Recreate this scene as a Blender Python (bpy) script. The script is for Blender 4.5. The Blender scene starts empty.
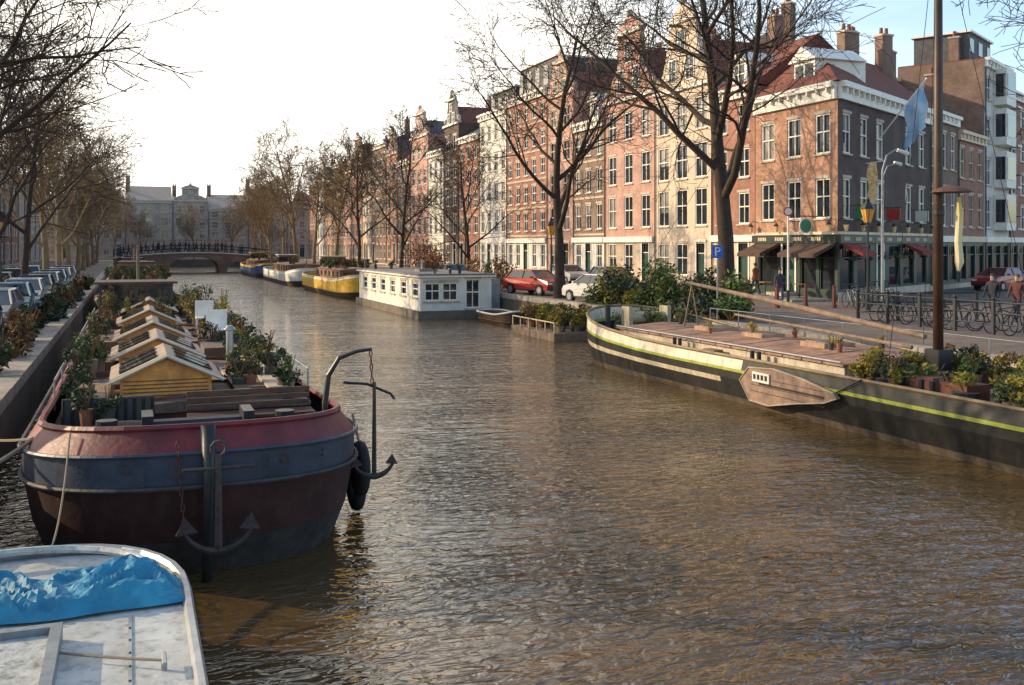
import bpy, math, random
from mathutils import Matrix, Vector, noise
R=random.Random(7)
sc=bpy.context.scene
# ---------------------------------------------------------------- materials
MC={}
def nd(nt,t,**k):
    n=nt.nodes.new(t)
    for a,b in k.items(): setattr(n,a,b)
    return n
def mat(name,c,rough=.7,var=.25,scale=3.0,bump=.0,metal=0.0,spec=.5,c2=None,detail=5,streak=None,stc=(.12,.06,.03)):
    if name in MC: return MC[name]
    m=bpy.data.materials.new(name); m.use_nodes=True; nt=m.node_tree
    b=nt.nodes['Principled BSDF']; L=nt.links
    b.inputs['Roughness'].default_value=rough; b.inputs['Metallic'].default_value=metal
    b.inputs['Specular IOR Level'].default_value=spec
    tc=nd(nt,'ShaderNodeTexCoord'); no=nd(nt,'ShaderNodeTexNoise'); no.inputs['Scale'].default_value=scale
    no.inputs['Detail'].default_value=detail; no.inputs['Roughness'].default_value=.65
    L.new(tc.outputs['Object'],no.inputs['Vector'])
    r=nd(nt,'ShaderNodeValToRGB')
    if c2 is None:
        lo=[x*(1-var) for x in c]; hi=[min(1,x*(1+var)) for x in c]
    else: lo=list(c); hi=list(c2)
    r.color_ramp.elements[0].position=.32; r.color_ramp.elements[1].position=.68
    r.color_ramp.elements[0].color=(*lo,1); r.color_ramp.elements[1].color=(*hi,1)
    L.new(no.outputs['Fac'],r.inputs['Fac']); out=r.outputs['Color']
    if streak:
        mp=nd(nt,'ShaderNodeMapping'); mp.inputs['Scale'].default_value=(1,1,.12) if streak>0 else (1,1,1)
        n3=nd(nt,'ShaderNodeTexNoise'); n3.inputs['Scale'].default_value=7; n3.inputs['Detail'].default_value=6; n3.inputs['Roughness'].default_value=.7
        L.new(tc.outputs['Object'],mp.inputs[0]); L.new(mp.outputs[0],n3.inputs[0])
        m2=nd(nt,'ShaderNodeMapRange'); m2.inputs[1].default_value=.5; m2.inputs[2].default_value=.72; m2.inputs[3].default_value=0; m2.inputs[4].default_value=abs(streak)
        L.new(n3.outputs['Fac'],m2.inputs[0]); mx=nd(nt,'ShaderNodeMix',data_type='RGBA'); L.new(m2.outputs[0],mx.inputs[0]); L.new(out,mx.inputs[6]); mx.inputs[7].default_value=(*stc,1); out=mx.outputs[2]
        m3=nd(nt,'ShaderNodeMapRange'); m3.inputs[3].default_value=rough*.8; m3.inputs[4].default_value=min(1,rough*1.5); L.new(n3.outputs['Fac'],m3.inputs[0]); L.new(m3.outputs[0],b.inputs['Roughness'])
    L.new(out,b.inputs['Base Color'])
    if bump>0:
        bp=nd(nt,'ShaderNodeBump'); bp.inputs['Strength'].default_value=bump; bp.inputs['Distance'].default_value=.03
        n2=nd(nt,'ShaderNodeTexNoise'); n2.inputs['Scale'].default_value=scale*5; n2.inputs['Detail'].default_value=4
        L.new(tc.outputs['Object'],n2.inputs['Vector']); L.new(n2.outputs['Fac'],bp.inputs['Height']); L.new(bp.outputs['Normal'],b.inputs['Normal'])
    MC[name]=m; return m
def two_paint(name,c1,c2,ysplit,rough=.45):
    m=mat(name,c1,rough,.2,2.5,.1,streak=.5,spec=.35); nt=m.node_tree; L=nt.links; b=nt.nodes['Principled BSDF']
    src=b.inputs['Base Color'].links[0].from_socket
    tc=nd(nt,'ShaderNodeTexCoord'); sp=nd(nt,'ShaderNodeSeparateXYZ'); L.new(tc.outputs['Object'],sp.inputs[0])
    gt=nd(nt,'ShaderNodeMath',operation='GREATER_THAN'); gt.inputs[1].default_value=ysplit; L.new(sp.outputs['Y'],gt.inputs[0])
    mx=nd(nt,'ShaderNodeMix',data_type='RGBA'); L.new(gt.outputs[0],mx.inputs[0]); L.new(src,mx.inputs[6]); mx.inputs[7].default_value=(*c2,1)
    L.new(mx.outputs[2],b.inputs['Base Color']); return m
def brick(name,c1,c2,mortar=(.3,.27,.23),bw=.22,bh=.07,msize=.008,rough=.85,flat=False):
    if name in MC: return MC[name]
    m=bpy.data.materials.new(name); m.use_nodes=True; nt=m.node_tree; L=nt.links
    b=nt.nodes['Principled BSDF']; b.inputs['Roughness'].default_value=rough
    tc=nd(nt,'ShaderNodeTexCoord'); sp=nd(nt,'ShaderNodeSeparateXYZ'); cb=nd(nt,'ShaderNodeCombineXYZ')
    L.new(tc.outputs['Object'],sp.inputs[0])
    if flat:
        L.new(sp.outputs['X'],cb.inputs['X']); L.new(sp.outputs['Y'],cb.inputs['Y'])
    else:
        ad=nd(nt,'ShaderNodeMath',operation='ADD'); L.new(sp.outputs['X'],ad.inputs[0]); L.new(sp.outputs['Y'],ad.inputs[1])
        L.new(ad.outputs[0],cb.inputs['X']); L.new(sp.outputs['Z'],cb.inputs['Y'])
    bt=nd(nt,'ShaderNodeTexBrick'); bt.inputs['Scale'].default_value=1; bt.inputs['Brick Width'].default_value=bw; bt.inputs['Row Height'].default_value=bh
    bt.inputs['Mortar Size'].default_value=msize; bt.inputs['Color1'].default_value=(*c1,1); bt.inputs['Color2'].default_value=(*c2,1); bt.inputs['Mortar'].default_value=(*mortar,1)
    L.new(cb.outputs[0],bt.inputs['Vector'])
    no=nd(nt,'ShaderNodeTexNoise'); no.inputs['Scale'].default_value=.55; no.inputs['Detail'].default_value=8; no.inputs['Roughness'].default_value=.75
    L.new(tc.outputs['Object'],no.inputs['Vector'])
    mr=nd(nt,'ShaderNodeMapRange'); mr.inputs[1].default_value=.3; mr.inputs[2].default_value=.7; mr.inputs[3].default_value=.55; mr.inputs[4].default_value=1.35
    L.new(no.outputs['Fac'],mr.inputs[0])
    mx=nd(nt,'ShaderNodeVectorMath',operation='SCALE'); L.new(bt.outputs['Color'],mx.inputs[0]); L.new(mr.outputs[0],mx.inputs['Scale'])
    L.new(mx.outputs[0],b.inputs['Base Color'])
    bp=nd(nt,'ShaderNodeBump'); bp.inputs['Strength'].default_value=.4; bp.inputs['Distance'].default_value=.01
    L.new(bt.outputs['Fac'],bp.inputs['Height']); bp.invert=True; L.new(bp.outputs['Normal'],b.inputs['Normal'])
    MC[name]=m; return m
def water_mat():
    m=bpy.data.materials.new('canal_water'); m.use_nodes=True; nt=m.node_tree; L=nt.links
    b=nt.nodes['Principled BSDF']; b.inputs['Roughness'].default_value=.02; b.inputs['IOR'].default_value=1.4
    b.inputs['Base Color'].default_value=(.095,.055,.02,1); b.inputs['Specular IOR Level'].default_value=1.0
    tc=nd(nt,'ShaderNodeTexCoord')
    mp=nd(nt,'ShaderNodeMapping'); mp.inputs['Rotation'].default_value=(0,0,math.radians(21)); mp.inputs['Scale'].default_value=(.75,1.5,1)
    L.new(tc.outputs['Object'],mp.inputs[0])
    n1=nd(nt,'ShaderNodeTexNoise'); n1.inputs['Scale'].default_value=4.6; n1.inputs['Detail'].default_value=2.0; n1.inputs['Distortion'].default_value=.7
    n2=nd(nt,'ShaderNodeTexNoise'); n2.inputs['Scale'].default_value=.22; n2.inputs['Detail'].default_value=3
    n3=nd(nt,'ShaderNodeTexNoise'); n3.inputs['Scale'].default_value=1.3; n3.inputs['Detail'].default_value=1
    for n in(n1,n2,n3): L.new(mp.outputs[0],n.inputs[0])
    mr=nd(nt,'ShaderNodeMapRange'); mr.inputs[1].default_value=.38; mr.inputs[2].default_value=.62; mr.inputs[3].default_value=.45; mr.inputs[4].default_value=1.3
    L.new(n2.outputs['Fac'],mr.inputs[0])
    mu=nd(nt,'ShaderNodeMath',operation='MULTIPLY'); L.new(n1.outputs['Fac'],mu.inputs[0]); L.new(mr.outputs[0],mu.inputs[1])
    ma=nd(nt,'ShaderNodeMath',operation='MULTIPLY_ADD'); L.new(n3.outputs['Fac'],ma.inputs[0]); ma.inputs[1].default_value=.95; L.new(mu.outputs[0],ma.inputs[2])
    bp=nd(nt,'ShaderNodeBump'); bp.inputs['Strength'].default_value=1; bp.inputs['Distance'].default_value=.07
    L.new(ma.outputs[0],bp.inputs['Height']); L.new(bp.outputs['Normal'],b.inputs['Normal'])
    return m
def glass(name,c,var=.5):
    m=mat(name,c,rough=.06,var=var,scale=.9,spec=.9); return m
def zmat(name,stops):
    m=bpy.data.materials.new(name); m.use_nodes=True; nt=m.node_tree; L=nt.links
    b=nt.nodes['Principled BSDF']; b.inputs['Roughness'].default_value=.85
    tc=nd(nt,'ShaderNodeTexCoord'); sp=nd(nt,'ShaderNodeSeparateXYZ'); L.new(tc.outputs['Object'],sp.inputs[0])
    mr=nd(nt,'ShaderNodeMath',operation='DIVIDE'); mr.inputs[1].default_value=2; L.new(sp.outputs['Z'],mr.inputs[0])
    r=nd(nt,'ShaderNodeValToRGB'); r.color_ramp.interpolation='CONSTANT'
    for i,(p,c) in enumerate(stops):
        e=r.color_ramp.elements[i] if i<2 else r.color_ramp.elements.new(p)
        e.position=p; e.color=(*c,1)
    L.new(mr.outputs[0],r.inputs[0]); L.new(r.outputs[0],b.inputs['Base Color']); return m
WHITE=mat('white_paint',(.8,.75,.66),.5,.12,2)
CREAM=mat('cream_paint',(.66,.54,.38),.6,.15,2)
STONE=mat('sandstone_trim',(.5,.41,.31),.8,.2,2,.2)
GLASS=glass('window_glass',(.025,.03,.035))
GLASS2=glass('window_glass_curtain',(.3,.27,.23),.4)
DOOR=mat('dark_green_door',(.03,.07,.05),.4,.2)
SHOP=mat('shopfront_paint',(.018,.034,.026),.45,.3)
TILE=mat('red_roof_tile',(.19,.06,.035),.8,.45,6,.8)
SLATE=mat('slate_roof',(.09,.08,.08),.7,.35,4,.5)
BLACK=mat('black_iron',(.02,.02,.022),.45,.3,8,.1)
GREY=mat('galvanised_metal',(.35,.36,.37),.4,.2,5,metal=.6)
BARK=mat('tree_bark',(.05,.032,.022),.95,.4,5,.7)
BARKFAR=mat('hazy_tree_bark',(.24,.16,.08),.95,.3,1)  # bark lightened for distant trees, air haze painted into the colour
ASPH=mat('asphalt',(.06,.055,.05),.9,.25,2,.3)
RUBBER=mat('tyre_rubber',(.02,.02,.02),.85,.2)
POT=mat('terracotta_pot',(.24,.09,.045),.85,.35,4)
POTD=mat('dark_pot',(.05,.045,.04),.8,.35,4)
WOOD=mat('varnished_wood',(.6,.25,.05),.45,.35,4,.2)
GWOOD=mat('weathered_wood',(.22,.15,.1),.85,.3,5,.4)
BWOOD=mat('dark_brown_wood',(.10,.05,.03),.7,.35,5,.3)
RUST=mat('rusted_iron',(.10,.035,.02),.8,.5,9,.5)
LEAFG=mat('foliage_green',(.03,.07,.02),.7,.5,1.5,c2=(.12,.17,.03))
LEAFD=mat('foliage_dark',(.015,.03,.014),.7,.5,1.5,c2=(.05,.075,.025))
LEAFY=mat('foliage_yellow',(.16,.15,.02),.7,.5,2,c2=(.45,.34,.03))
LEAFB=mat('foliage_brown',(.10,.05,.02),.8,.5,2,c2=(.25,.13,.04))
# ---------------------------------------------------------------- builder
class Acc:
    def __init__(s,o,m): s.o=o; s.m=m; s.v=[]; s.f=[]; s.smooth=False
    def add(s,vs,fs):
        k=len(s.v); M=s.o.M
        s.v+= [M@Vector(p) for p in vs]; s.f+=[tuple(i+k for i in f) for f in fs]
    def box(s,x0,x1,y0,y1,z0,z1):
        s.add([(x0,y0,z0),(x1,y0,z0),(x1,y1,z0),(x0,y1,z0),(x0,y0,z1),(x1,y0,z1),(x1,y1,z1),(x0,y1,z1)],
              [(0,3,2,1),(4,5,6,7),(0,1,5,4),(1,2,6,5),(2,3,7,6),(3,0,4,7)])
    def quad(s,*p): s.add(p,[tuple(range(len(p)))])
    def extr(s,poly,d):
        n=len(poly); d=Vector(d); vs=[Vector(p) for p in poly]; vs+=[p+d for p in vs]
        s.add(vs,[tuple(range(n))[::-1],tuple(range(n,2*n))]+[(i,(i+1)%n,(i+1)%n+n,i+n) for i in range(n)])
    def tube(s,pts,rads,n=6,closed=False):
        pts=[Vector(p) for p in pts]; N=len(pts)
        if not hasattr(rads,'__len__'): rads=[rads]*N
        vs=[];fs=[]
        prev=None
        for i,p in enumerate(pts):
            if closed: d=pts[(i+1)%N]-pts[i-1]
            else: d=pts[min(i+1,N-1)]-pts[max(i-1,0)]
            if d.length<1e-6: d=Vector((0,0,1))
            d.normalize()
            if prev is None:
                a=Vector((0,0,1)) if abs(d.z)<.9 else Vector((1,0,0)); u=d.cross(a).normalized()
            else:
                u=prev-d*prev.dot(d)
                u=u.normalized() if u.length>1e-5 else d.orthogonal().normalized()
            prev=u; w=d.cross(u)
            for k in range(n):
                t=2*math.pi*k/n; vs.append(p+(u*math.cos(t)+w*math.sin(t))*rads[i])
        m=N if closed else N-1
        for i in range(m):
            for k in range(n):
                a=i*n+k; b=i*n+(k+1)%n; j=(i+1)%N
                fs.append((a,b,j*n+(k+1)%n,j*n+k))
        if not closed: fs.append(tuple(range(n))[::-1]); fs.append(tuple(range((N-1)*n,N*n)))
        s.add(vs,fs)
    def cyl(s,p0,p1,r0,r1=None,n=12): s.tube([p0,p1],[r0,r0 if r1 is None else r1],n)
    def ball(s,c,r,n=8,sz=1):
        pts=[];rr=[]
        for i in range(n+1):
            t=math.pi*i/n; pts.append((c[0],c[1],c[2]-math.cos(t)*r*sz)); rr.append(max(.001,math.sin(t)*r))
        s.tube(pts,rr,n+2)
    def leaves(s,c,rx,ry,rz,n,size,rnd=R):
        vs=[];fs=[]
        subs=[(rnd.uniform(-.6,.6),rnd.uniform(-.6,.6),rnd.uniform(-.5,.6)) for _ in range(max(3,n//60))]
        for i in range(n):
            q=rnd.choice(subs); d=Vector((rnd.gauss(0,1),rnd.gauss(0,1),rnd.gauss(0,1))).normalized()*rnd.uniform(.2,.5)
            p=Vector((c[0]+(q[0]+d.x)*rx,c[1]+(q[1]+d.y)*ry,c[2]+(q[2]+d.z)*rz))
            a=Vector((rnd.gauss(0,1),rnd.gauss(0,1),rnd.gauss(0,.8))).normalized(); b=a.orthogonal().normalized()
            b=(Matrix.Rotation(rnd.uniform(0,6.3),3,a)@b); L=size*rnd.uniform(.6,1.5); k=len(vs)
            vs+=[p-a*L,p+b*L*.4,p+a*L,p-b*L*.4]; fs.append((k,k+1,k+2,k+3))
        s.add(vs,fs)
class Obj:
    def __init__(s,name,loc=(0,0,0),rz=0):
        s.name=name; s.loc=loc; s.rz=rz; s.p={}; s.M=Matrix.Identity(4)
    def P(s,part,m):
        if part not in s.p: s.p[part]=Acc(s,m)
        return s.p[part]
    def done(s,smooth=()):
        e=bpy.data.objects.new(s.name,None); e.empty_display_size=.5; sc.collection.objects.link(e); e.location=s.loc; e.rotation_euler=(0,0,s.rz)
        for k,a in s.p.items():
            if not a.f: continue
            me=bpy.data.meshes.new(k); me.from_pydata(a.v,[],a.f); me.materials.append(a.m); me.update()
            if k in smooth: me.polygons.foreach_set('use_smooth',[True]*len(me.polygons))
            ob=bpy.data.objects.new(k,me); sc.collection.objects.link(ob); ob.parent=e
        s.e=e; return e
def clone(o,name,loc,rz,sc_=1):
    e=bpy.data.objects.new(name,None); sc.collection.objects.link(e); e.location=loc; e.rotation_euler=(0,0,rz); e.scale=(sc_,)*3
    for c in o.e.children:
        n=bpy.data.objects.new(c.name,c.data); sc.collection.objects.link(n); n.parent=e
    return e
def single(name,acc_fn,m,loc=(0,0,0),rz=0,smooth=False):
    o=Obj('x'); a=Acc(o,m); acc_fn(a); me=bpy.data.meshes.new(name); me.from_pydata(a.v,[],a.f); me.materials.append(m); me.update()
    if smooth: me.polygons.foreach_set('use_smooth',[True]*len(me.polygons))
    ob=bpy.data.objects.new(name,me); sc.collection.objects.link(ob); ob.location=loc; ob.rotation_euler=(0,0,rz); return ob
# ---------------------------------------------------------------- facade / houses
def window(o,u0,u1,z0,z1,kind,trim,y=0.0):
    d=.15; w=.085
    fr=o.P('shop_window_frames',SHOP) if kind=='shop' else o.P('window_frames',trim)
    if kind=='door':
        dd=o.P('door',DOOR); dd.box(u0,u1,y+.12,y+.17,z0,z1-.6); fr.box(u0,u1,y+.08,y+.16,z1-.66,z1-.6)
        o.P('window_glass',GLASS).quad((u0,y+.14,z1-.6),(u1,y+.14,z1-.6),(u1,y+.14,z1),(u0,y+.14,z1))
        fr.box(u0-.12,u0,y-.05,y+.1,z0,z1+.1); fr.box(u1,u1+.12,y-.05,y+.1,z0,z1+.1); fr.box(u0-.2,u1+.2,y-.1,y+.1,z1+.1,z1+.25)
        o.P('stone_steps',STONE).box(u0-.3,u1+.3,y-1.0,y-.02,z0-.3,z0-.02); return
    g=R.random()
    gp=o.P('window_glass',GLASS) if (g<.62 or kind=='shop') else o.P('window_glass_curtained',GLASS2)
    if g>.8 and kind!='shop':
        zm=(z0+z1)/2+R.uniform(-.3,.3); o.P('window_glass',GLASS).quad((u0,y+d,z0),(u1,y+d,z0),(u1,y+d,zm),(u0,y+d,zm)); gp.quad((u0,y+d,zm),(u1,y+d,zm),(u1,y+d,z1),(u0,y+d,z1))
    else:
        j=R.uniform(-.012,.012); gp.quad((u0,y+d+j,z0),(u1,y+d-j,z0),(u1,y+d-j,z1),(u0,y+d+j,z1))
    fr.box(u0,u0+w,y+.04,y+.12,z0,z1); fr.box(u1-w,u1,y+.04,y+.12,z0,z1); fr.box(u0+w,u1-w,y+.04,y+.12,z0,z0+w); fr.box(u0+w,u1-w,y+.04,y+.12,z1-w,z1)
    m=(u0+u1)/2; zm=z0+(z1-z0)*(.72 if kind=='shop' else .55)
    fr.box(u0+w,u1-w,y+.05,y+.11,zm-.035,zm+.035)
    if kind!='plain':
        fr.box(m-.025,m+.025,y+.06,y+.115,zm+.035,z1-w)
        if kind!='shop': fr.box(m-.025,m+.025,y+.06,y+.115,z0+w,zm-.035)
    if kind!='shop':
        o.P('window_sills',STONE).box(u0-.08,u1+.08,y-.09,y+.04,z0-.09,z0-.003)
        o.P('window_sills',STONE).box(u0-.06,u1+.06,y-.03,y+.02,z1+.003,z1+.16)
def facade(o,w,H,wins,wall,trim,z0=0,part='walls'):
    us=sorted(set([0,w]+[a for q in wins for a in (q[0],q[1])])); zs=sorted(set([z0,H]+[a for q in wins for a in (q[2],q[3])]))
    W=o.P(part,wall)
    for i in range(len(us)-1):
        for j in range(len(zs)-1):
            a,b,c,d=us[i],us[i+1],zs[j],zs[j+1]; mu,mz=(a+b)/2,(c+d)/2
            if any(q[0]<mu<q[1] and q[2]<mz<q[3] for q in wins): continue
            W.quad((a,0,c),(b,0,c),(b,0,d),(a,0,d))
    for (a,b,c,d,k) in wins:
        W.quad((a,0,c),(a,.2,c),(a,.2,d),(a,0,d)); W.quad((b,0,c),(b,.2,c),(b,.2,d),(b,0,d)); W.quad((a,0,d),(b,0,d),(b,.2,d),(a,.2,d)); W.quad((a,0,c),(b,0,c),(b,.2,c),(a,.2,c))
        window(o,a,b,c,d,k,trim)
def wins_for(w,H,cols,rows,gh=3.6,ground='door',ww=None,top=.6,hf=.6):
    L=[]; G=[]; cw=w/cols; ww=ww or cw*.5; fh=(H-gh-top+.3)/(max(1,rows-1))
    dc=R.randrange(cols)
    for c in range(cols):
        m=(c+.5)*cw
        if ground=='door':
            if c==dc: G.append((m-.5,m+.5,.32,3.0,'door'))
            else: G.append((m-ww/2,m+ww/2,.9,3.0,'win'))
        elif ground=='shop':
            G.append((m-cw*.42,m+cw*.42,.5,2.9,'shop'))
        for r in range(rows-1):
            zb=gh+r*fh+.55; L.append((m-ww/2,m+ww/2,zb,zb+fh*(hf+.08-.05*r),'win'))
    return G,L
def chimney(o,x,y,z,h=1.6):
    o.P('chimneys',brick('chimney_brick',(.24,.11,.07),(.17,.09,.06))).box(x-.4,x+.4,y-.35,y+.35,z-1.5,z+h)
    o.P('chimney_caps',STONE).box(x-.46,x+.46,y-.41,y+.41,z+h,z+h+.12)
    for k in(-.2,.2): o.P('chimney_pots',POT).cyl((x+k,y,z+h+.12),(x+k,y,z+h+.55),.12,.1,8)
PROF={'bell':[(1,0),(1,.08),(.86,.12),(.7,.22),(.6,.36),(.52,.54),(.46,.70),(.46,.74),(.38,.76),(.36,.84),(.26,.92),(.12,.98),(0,1)],
'neck':[(1,0),(1,.06),(.9,.08),(.8,.2),(.62,.3),(.5,.33),(.46,.36),(.44,.5),(.44,.78),(.5,.79),(.5,.83),(.3,.92),(.1,.99),(0,1)],
'step':[(1,0),(1,.2),(.75,.2),(.75,.45),(.5,.45),(.5,.7),(.28,.7),(.28,.92),(.12,.92),(.12,1),(0,1)]}
def house(name,loc,rz,w,H,cols,rows,wall,trim=WHITE,depth=12,top='cornice',topH=3,roof=TILE,ground='door',ww=None,chim=1,gwall=None,dormer=0,hf=.6,band=False):
    o=Obj(name,loc,rz); G,wn=wins_for(w,H,cols,rows,ground=ground,ww=ww,hf=hf)
    gw=gwall or (SHOP if ground=='shop' else None)
    if gw:
        facade(o,w,3.3,G,gw,trim,0,'ground_floor_front'); facade(o,w,H,wn,wall,trim,3.3)
    else: facade(o,w,H,G+wn,wall,trim)
    W=o.P('walls',wall)
    W.quad((0,0,0),(0,depth,0),(0,depth,H),(0,0,H)); W.quad((w,0,0),(w,depth,0),(w,depth,H),(w,0,H)); W.quad((0,depth,0),(w,depth,0),(w,depth,H),(0,depth,H))
    o.P('stone_plinth',STONE).box(0.02,w-.02,-.06,-.005,0,.3)
    co=o.P('cornice',trim)
    if top in('cornice','flat'):
        co.box(-.02+.04,w-.02,-.38,-.003,H-.1,H+.12); co.box(.05,w-.05,-.22,-.003,H-.55,H-.1)
        for k in range(int(w/.9)): co.box(.4+k*.9,.52+k*.9,-.34,-.225,H-.4,H-.103)
    if gw: co.box(.05,w-.05,-.2,-.003,3.1,3.5)
    o.P('drainpipe',BLACK).cyl((.12,-.07,.4),(.12,-.07,H-.6),.045,n=6)
    if band:
        fh=(H-3.6-.3)/(rows-1)
        for r in range(rows-1): o.P('stone_bands',STONE).box(.02,w-.02,-.05,-.003,3.6+r*fh+.05,3.6+r*fh+.22)
    rf=o.P('roof',roof)
    if top=='cornice':
        rf.extr([(0.01,-.1,H+.12),(.01,depth*.5,H+topH),(.01,depth,H+.12)],(w-.02,0,0)); zr=H+topH
        for k in range(dormer):
            x=w*(k+1)/(dormer+1); zb=H+.15
            D=o.P('dormers',trim); D.box(x-.75,x+.75,.5,3,zb,zb+1.6); o.P('dormer_glass',GLASS).quad((x-.5,.49,zb+.35),(x+.5,.49,zb+.35),(x+.5,.49,zb+1.45),(x-.5,.49,zb+1.45))
            D.box(x-.03,x+.03,.44,.488,zb+.35,zb+1.45); D.box(x-.5,x+.5,.45,.487,zb+.85,zb+.92)
            D.extr([(x-.95,.3,zb+1.6),(x+.95,.3,zb+1.6),(x,.3,zb+2.3)],(0,2.9,0))
    elif top=='flat':
        rf.box(.01,w-.01,-.02,depth,H+.0,H+.1); zr=H
        if topH>0:
            o.P('penthouse_walls',SLATE).box(.6,w-.6,1.2,depth-1,H+.1,H+topH)
            for k in range(cols):
                m=(k+.5)*w/cols
                o.P('penthouse_windows',GLASS2).box(m-.5,m+.5,1.15,1.198,H+.8,H+topH-.4)
            o.P('roof_edge',trim).box(.4,w-.4,1.0,depth-.8,H+topH,H+topH+.15)
    else:
        pr=PROF[top]; c=w/2
        half=[(q[0]*(w/2-.02),H+q[1]*topH) for q in pr]
        W2=o.P('gable',wall)
        for (a0,z0),(a1,z1) in zip(half[:-1],half[1:]):
            if abs(z1-z0)<1e-6: continue
            for y in(0,.4): W2.quad((c-a0,y,z0),(c+a0,y,z0),(c+a1,y,z1),(c-a1,y,z1))
        for s_ in(-1,1):
            for (a0,z0),(a1,z1) in zip(half[:-1],half[1:]): W2.quad((c+s_*a0,0,z0),(c+s_*a0,.4,z0),(c+s_*a1,.4,z1),(c+s_*a1,0,z1))
            cp=o.P('gable_coping',STONE); cp.tube([(c+s_*a,.18,z) for a,z in half],.17,5)
        co.box(.03,w-.03,-.22,-.003,H-.12,H+.12)
        nk=.44*w/2
        co.box(c-nk-.2,c+nk+.2,-.2,-.003,H+topH*.78,H+topH*.83)
        o.P('gable_ornament',STONE).ball((c,.1,H+topH+.2),.28,6,1.2)
        for s_ in(-1,1): o.P('gable_ornament',STONE).ball((c+s_*(w/2-.3),.15,H+topH*.08+.3),.25,6,1.4)
        for i,(f0,f1) in enumerate([(.1,.36),(.45,.68)]):
            xs=[-.26*w/2*1.2,.26*w/2*1.2] if i==0 else [0]
            for x in xs:
                a=c+x; z0,z1=H+f0*topH,H+f1*topH; hw=.42
                o.P('gable_window_frames',trim).box(a-hw-.1,a+hw+.1,-.06,-.003,z0-.1,z1+.1); o.P('gable_window_glass',GLASS).box(a-hw,a+hw,-.075,-.062,z0,z1)
                o.P('gable_window_bars',trim).box(a-.025,a+.025,-.1,-.077,z0,z1); o.P('gable_window_bars',trim).box(a-hw,a+hw,-.095,-.0765,(z0+z1)/2-.03,(z0+z1)/2+.03)
        o.P('hoist_beam',GWOOD).box(c-.08,c+.08,-.9,0-.004,H+topH*.72,H+topH*.75)
        rf.extr([(.02,.42,H),(c,.42,H+topH*.62),(w-.02,.42,H)],(0,depth-.5,0)); zr=H+topH*.45
    for k in range(chim): chimney(o,(.5 if k%2==0 else w-.5),depth*R.uniform(.3,.5),zr+.2)
    return o
ST=1.3
br_pink=brick('pink_brick',(.56,.29,.22),(.46,.23,.17),(.46,.37,.31))
br_sand=brick('sand_brick',(.58,.43,.31),(.5,.36,.25),(.5,.44,.36))
br_red=brick('red_brick',(.4,.16,.105),(.31,.115,.075),(.33,.25,.2))
br_brn=brick('brown_brick',(.27,.155,.105),(.19,.11,.075),(.23,.19,.16))
br_org=brick('orange_brick',(.52,.25,.15),(.41,.19,.11),(.42,.32,.25))
br_dk=brick('dark_brick',(.11,.06,.045),(.07,.042,.033),(.14,.115,.1))
br_far=brick('hazy_brick',(.46,.37,.29),(.4,.31,.24),(.45,.39,.33))  # distance haze mixed into the brick colour of far houses
PL=mat('pale_plaster',(.64,.6,.54),.8,.15,1,streak=.3,stc=(.35,.3,.25))
PLC=mat('cream_plaster',(.62,.49,.37),.8,.15,1,streak=.35,stc=(.33,.24,.17))
rzR=-math.pi/2
def canal_house(y0,y1,*a,**k):
    o=house('canal_house',(34,y1,ST),rzR,y1-y0,*a,**k); o.done(); return o
canal_house(49.05,53.7,12.2,2,4,br_red,top='cornice',topH=3.4,dormer=1,depth=9,gwall=PLC)
canal_house(53.75,60.9,13.2,3,4,PLC,top='bell',topH=5.6,trim=WHITE,hf=.7,ww=1.45)
canal_house(60.95,68.7,13.6,3,4,br_pink,top='neck',topH=6.0,hf=.64,gwall=br_sand)
canal_house(68.75,74.5,12.6,3,4,br_brn,top='cornice',topH=2.8,dormer=1,band=True,gwall=PL)
canal_house(74.55,80,15.6,2,5,br_pink,top='step',topH=3.4,trim=CREAM)
canal_house(80.05,90,16.6,5,6,br_red,top='flat',topH=3,trim=WHITE,band=True,roof=SLATE,gwall=PL)
canal_house(90.05,98,16.2,4,5,PL,top='flat',topH=2.2,trim=WHITE,roof=SLATE)
y=98.05
hs=[(7,14.5,3,5,br_red,'cornice',3.5),(5.5,16.5,2,5,br_dk,'bell',3.5),(6.5,14,3,4,PL,'cornice',2.5),(8,16.5,3,5,br_pink,'neck',3.5),(7,14,3,4,br_brn,'cornice',4),
(6,15.5,2,4,br_org,'bell',3.5),(9,17.5,4,5,br_brn,'cornice',2.6),(6.5,14,3,4,PLC,'cornice',3.5),(8,17,3,5,br_red,'neck',3.5),(7,15,3,5,br_pink,'step',3.5),(9,17,4,5,br_brn,'cornice',2.4),(8,14.5,3,4,br_org,'cornice',3),(8,16,3,5,PL,'bell',3),(9,15,4,5,br_red,'cornice',3)]
for w,H,c,r,m,t,th in hs:
    canal_house(y,y+w,H,c,r,m,top=t,topH=th,roof=R.choice([TILE,SLATE])); y+=w+.05
x=-16
G0,G1=GLASS,GLASS2; GLASS=glass('hazy_window_glass',(.2,.18,.16)); GLASS2=glass('hazy_window_glass_curtain',(.4,.36,.3)); hz=mat('hazy_trim',(.55,.48,.4),.7,.1)  # end-of-canal houses: glass, trim and roof colours lightened to paint in haze
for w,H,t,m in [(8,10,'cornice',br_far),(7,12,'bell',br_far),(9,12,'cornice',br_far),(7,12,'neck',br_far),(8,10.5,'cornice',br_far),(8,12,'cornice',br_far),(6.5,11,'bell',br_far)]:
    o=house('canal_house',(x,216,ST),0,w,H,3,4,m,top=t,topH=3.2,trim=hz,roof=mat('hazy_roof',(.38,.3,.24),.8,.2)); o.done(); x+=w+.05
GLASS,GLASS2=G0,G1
y=100
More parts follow.
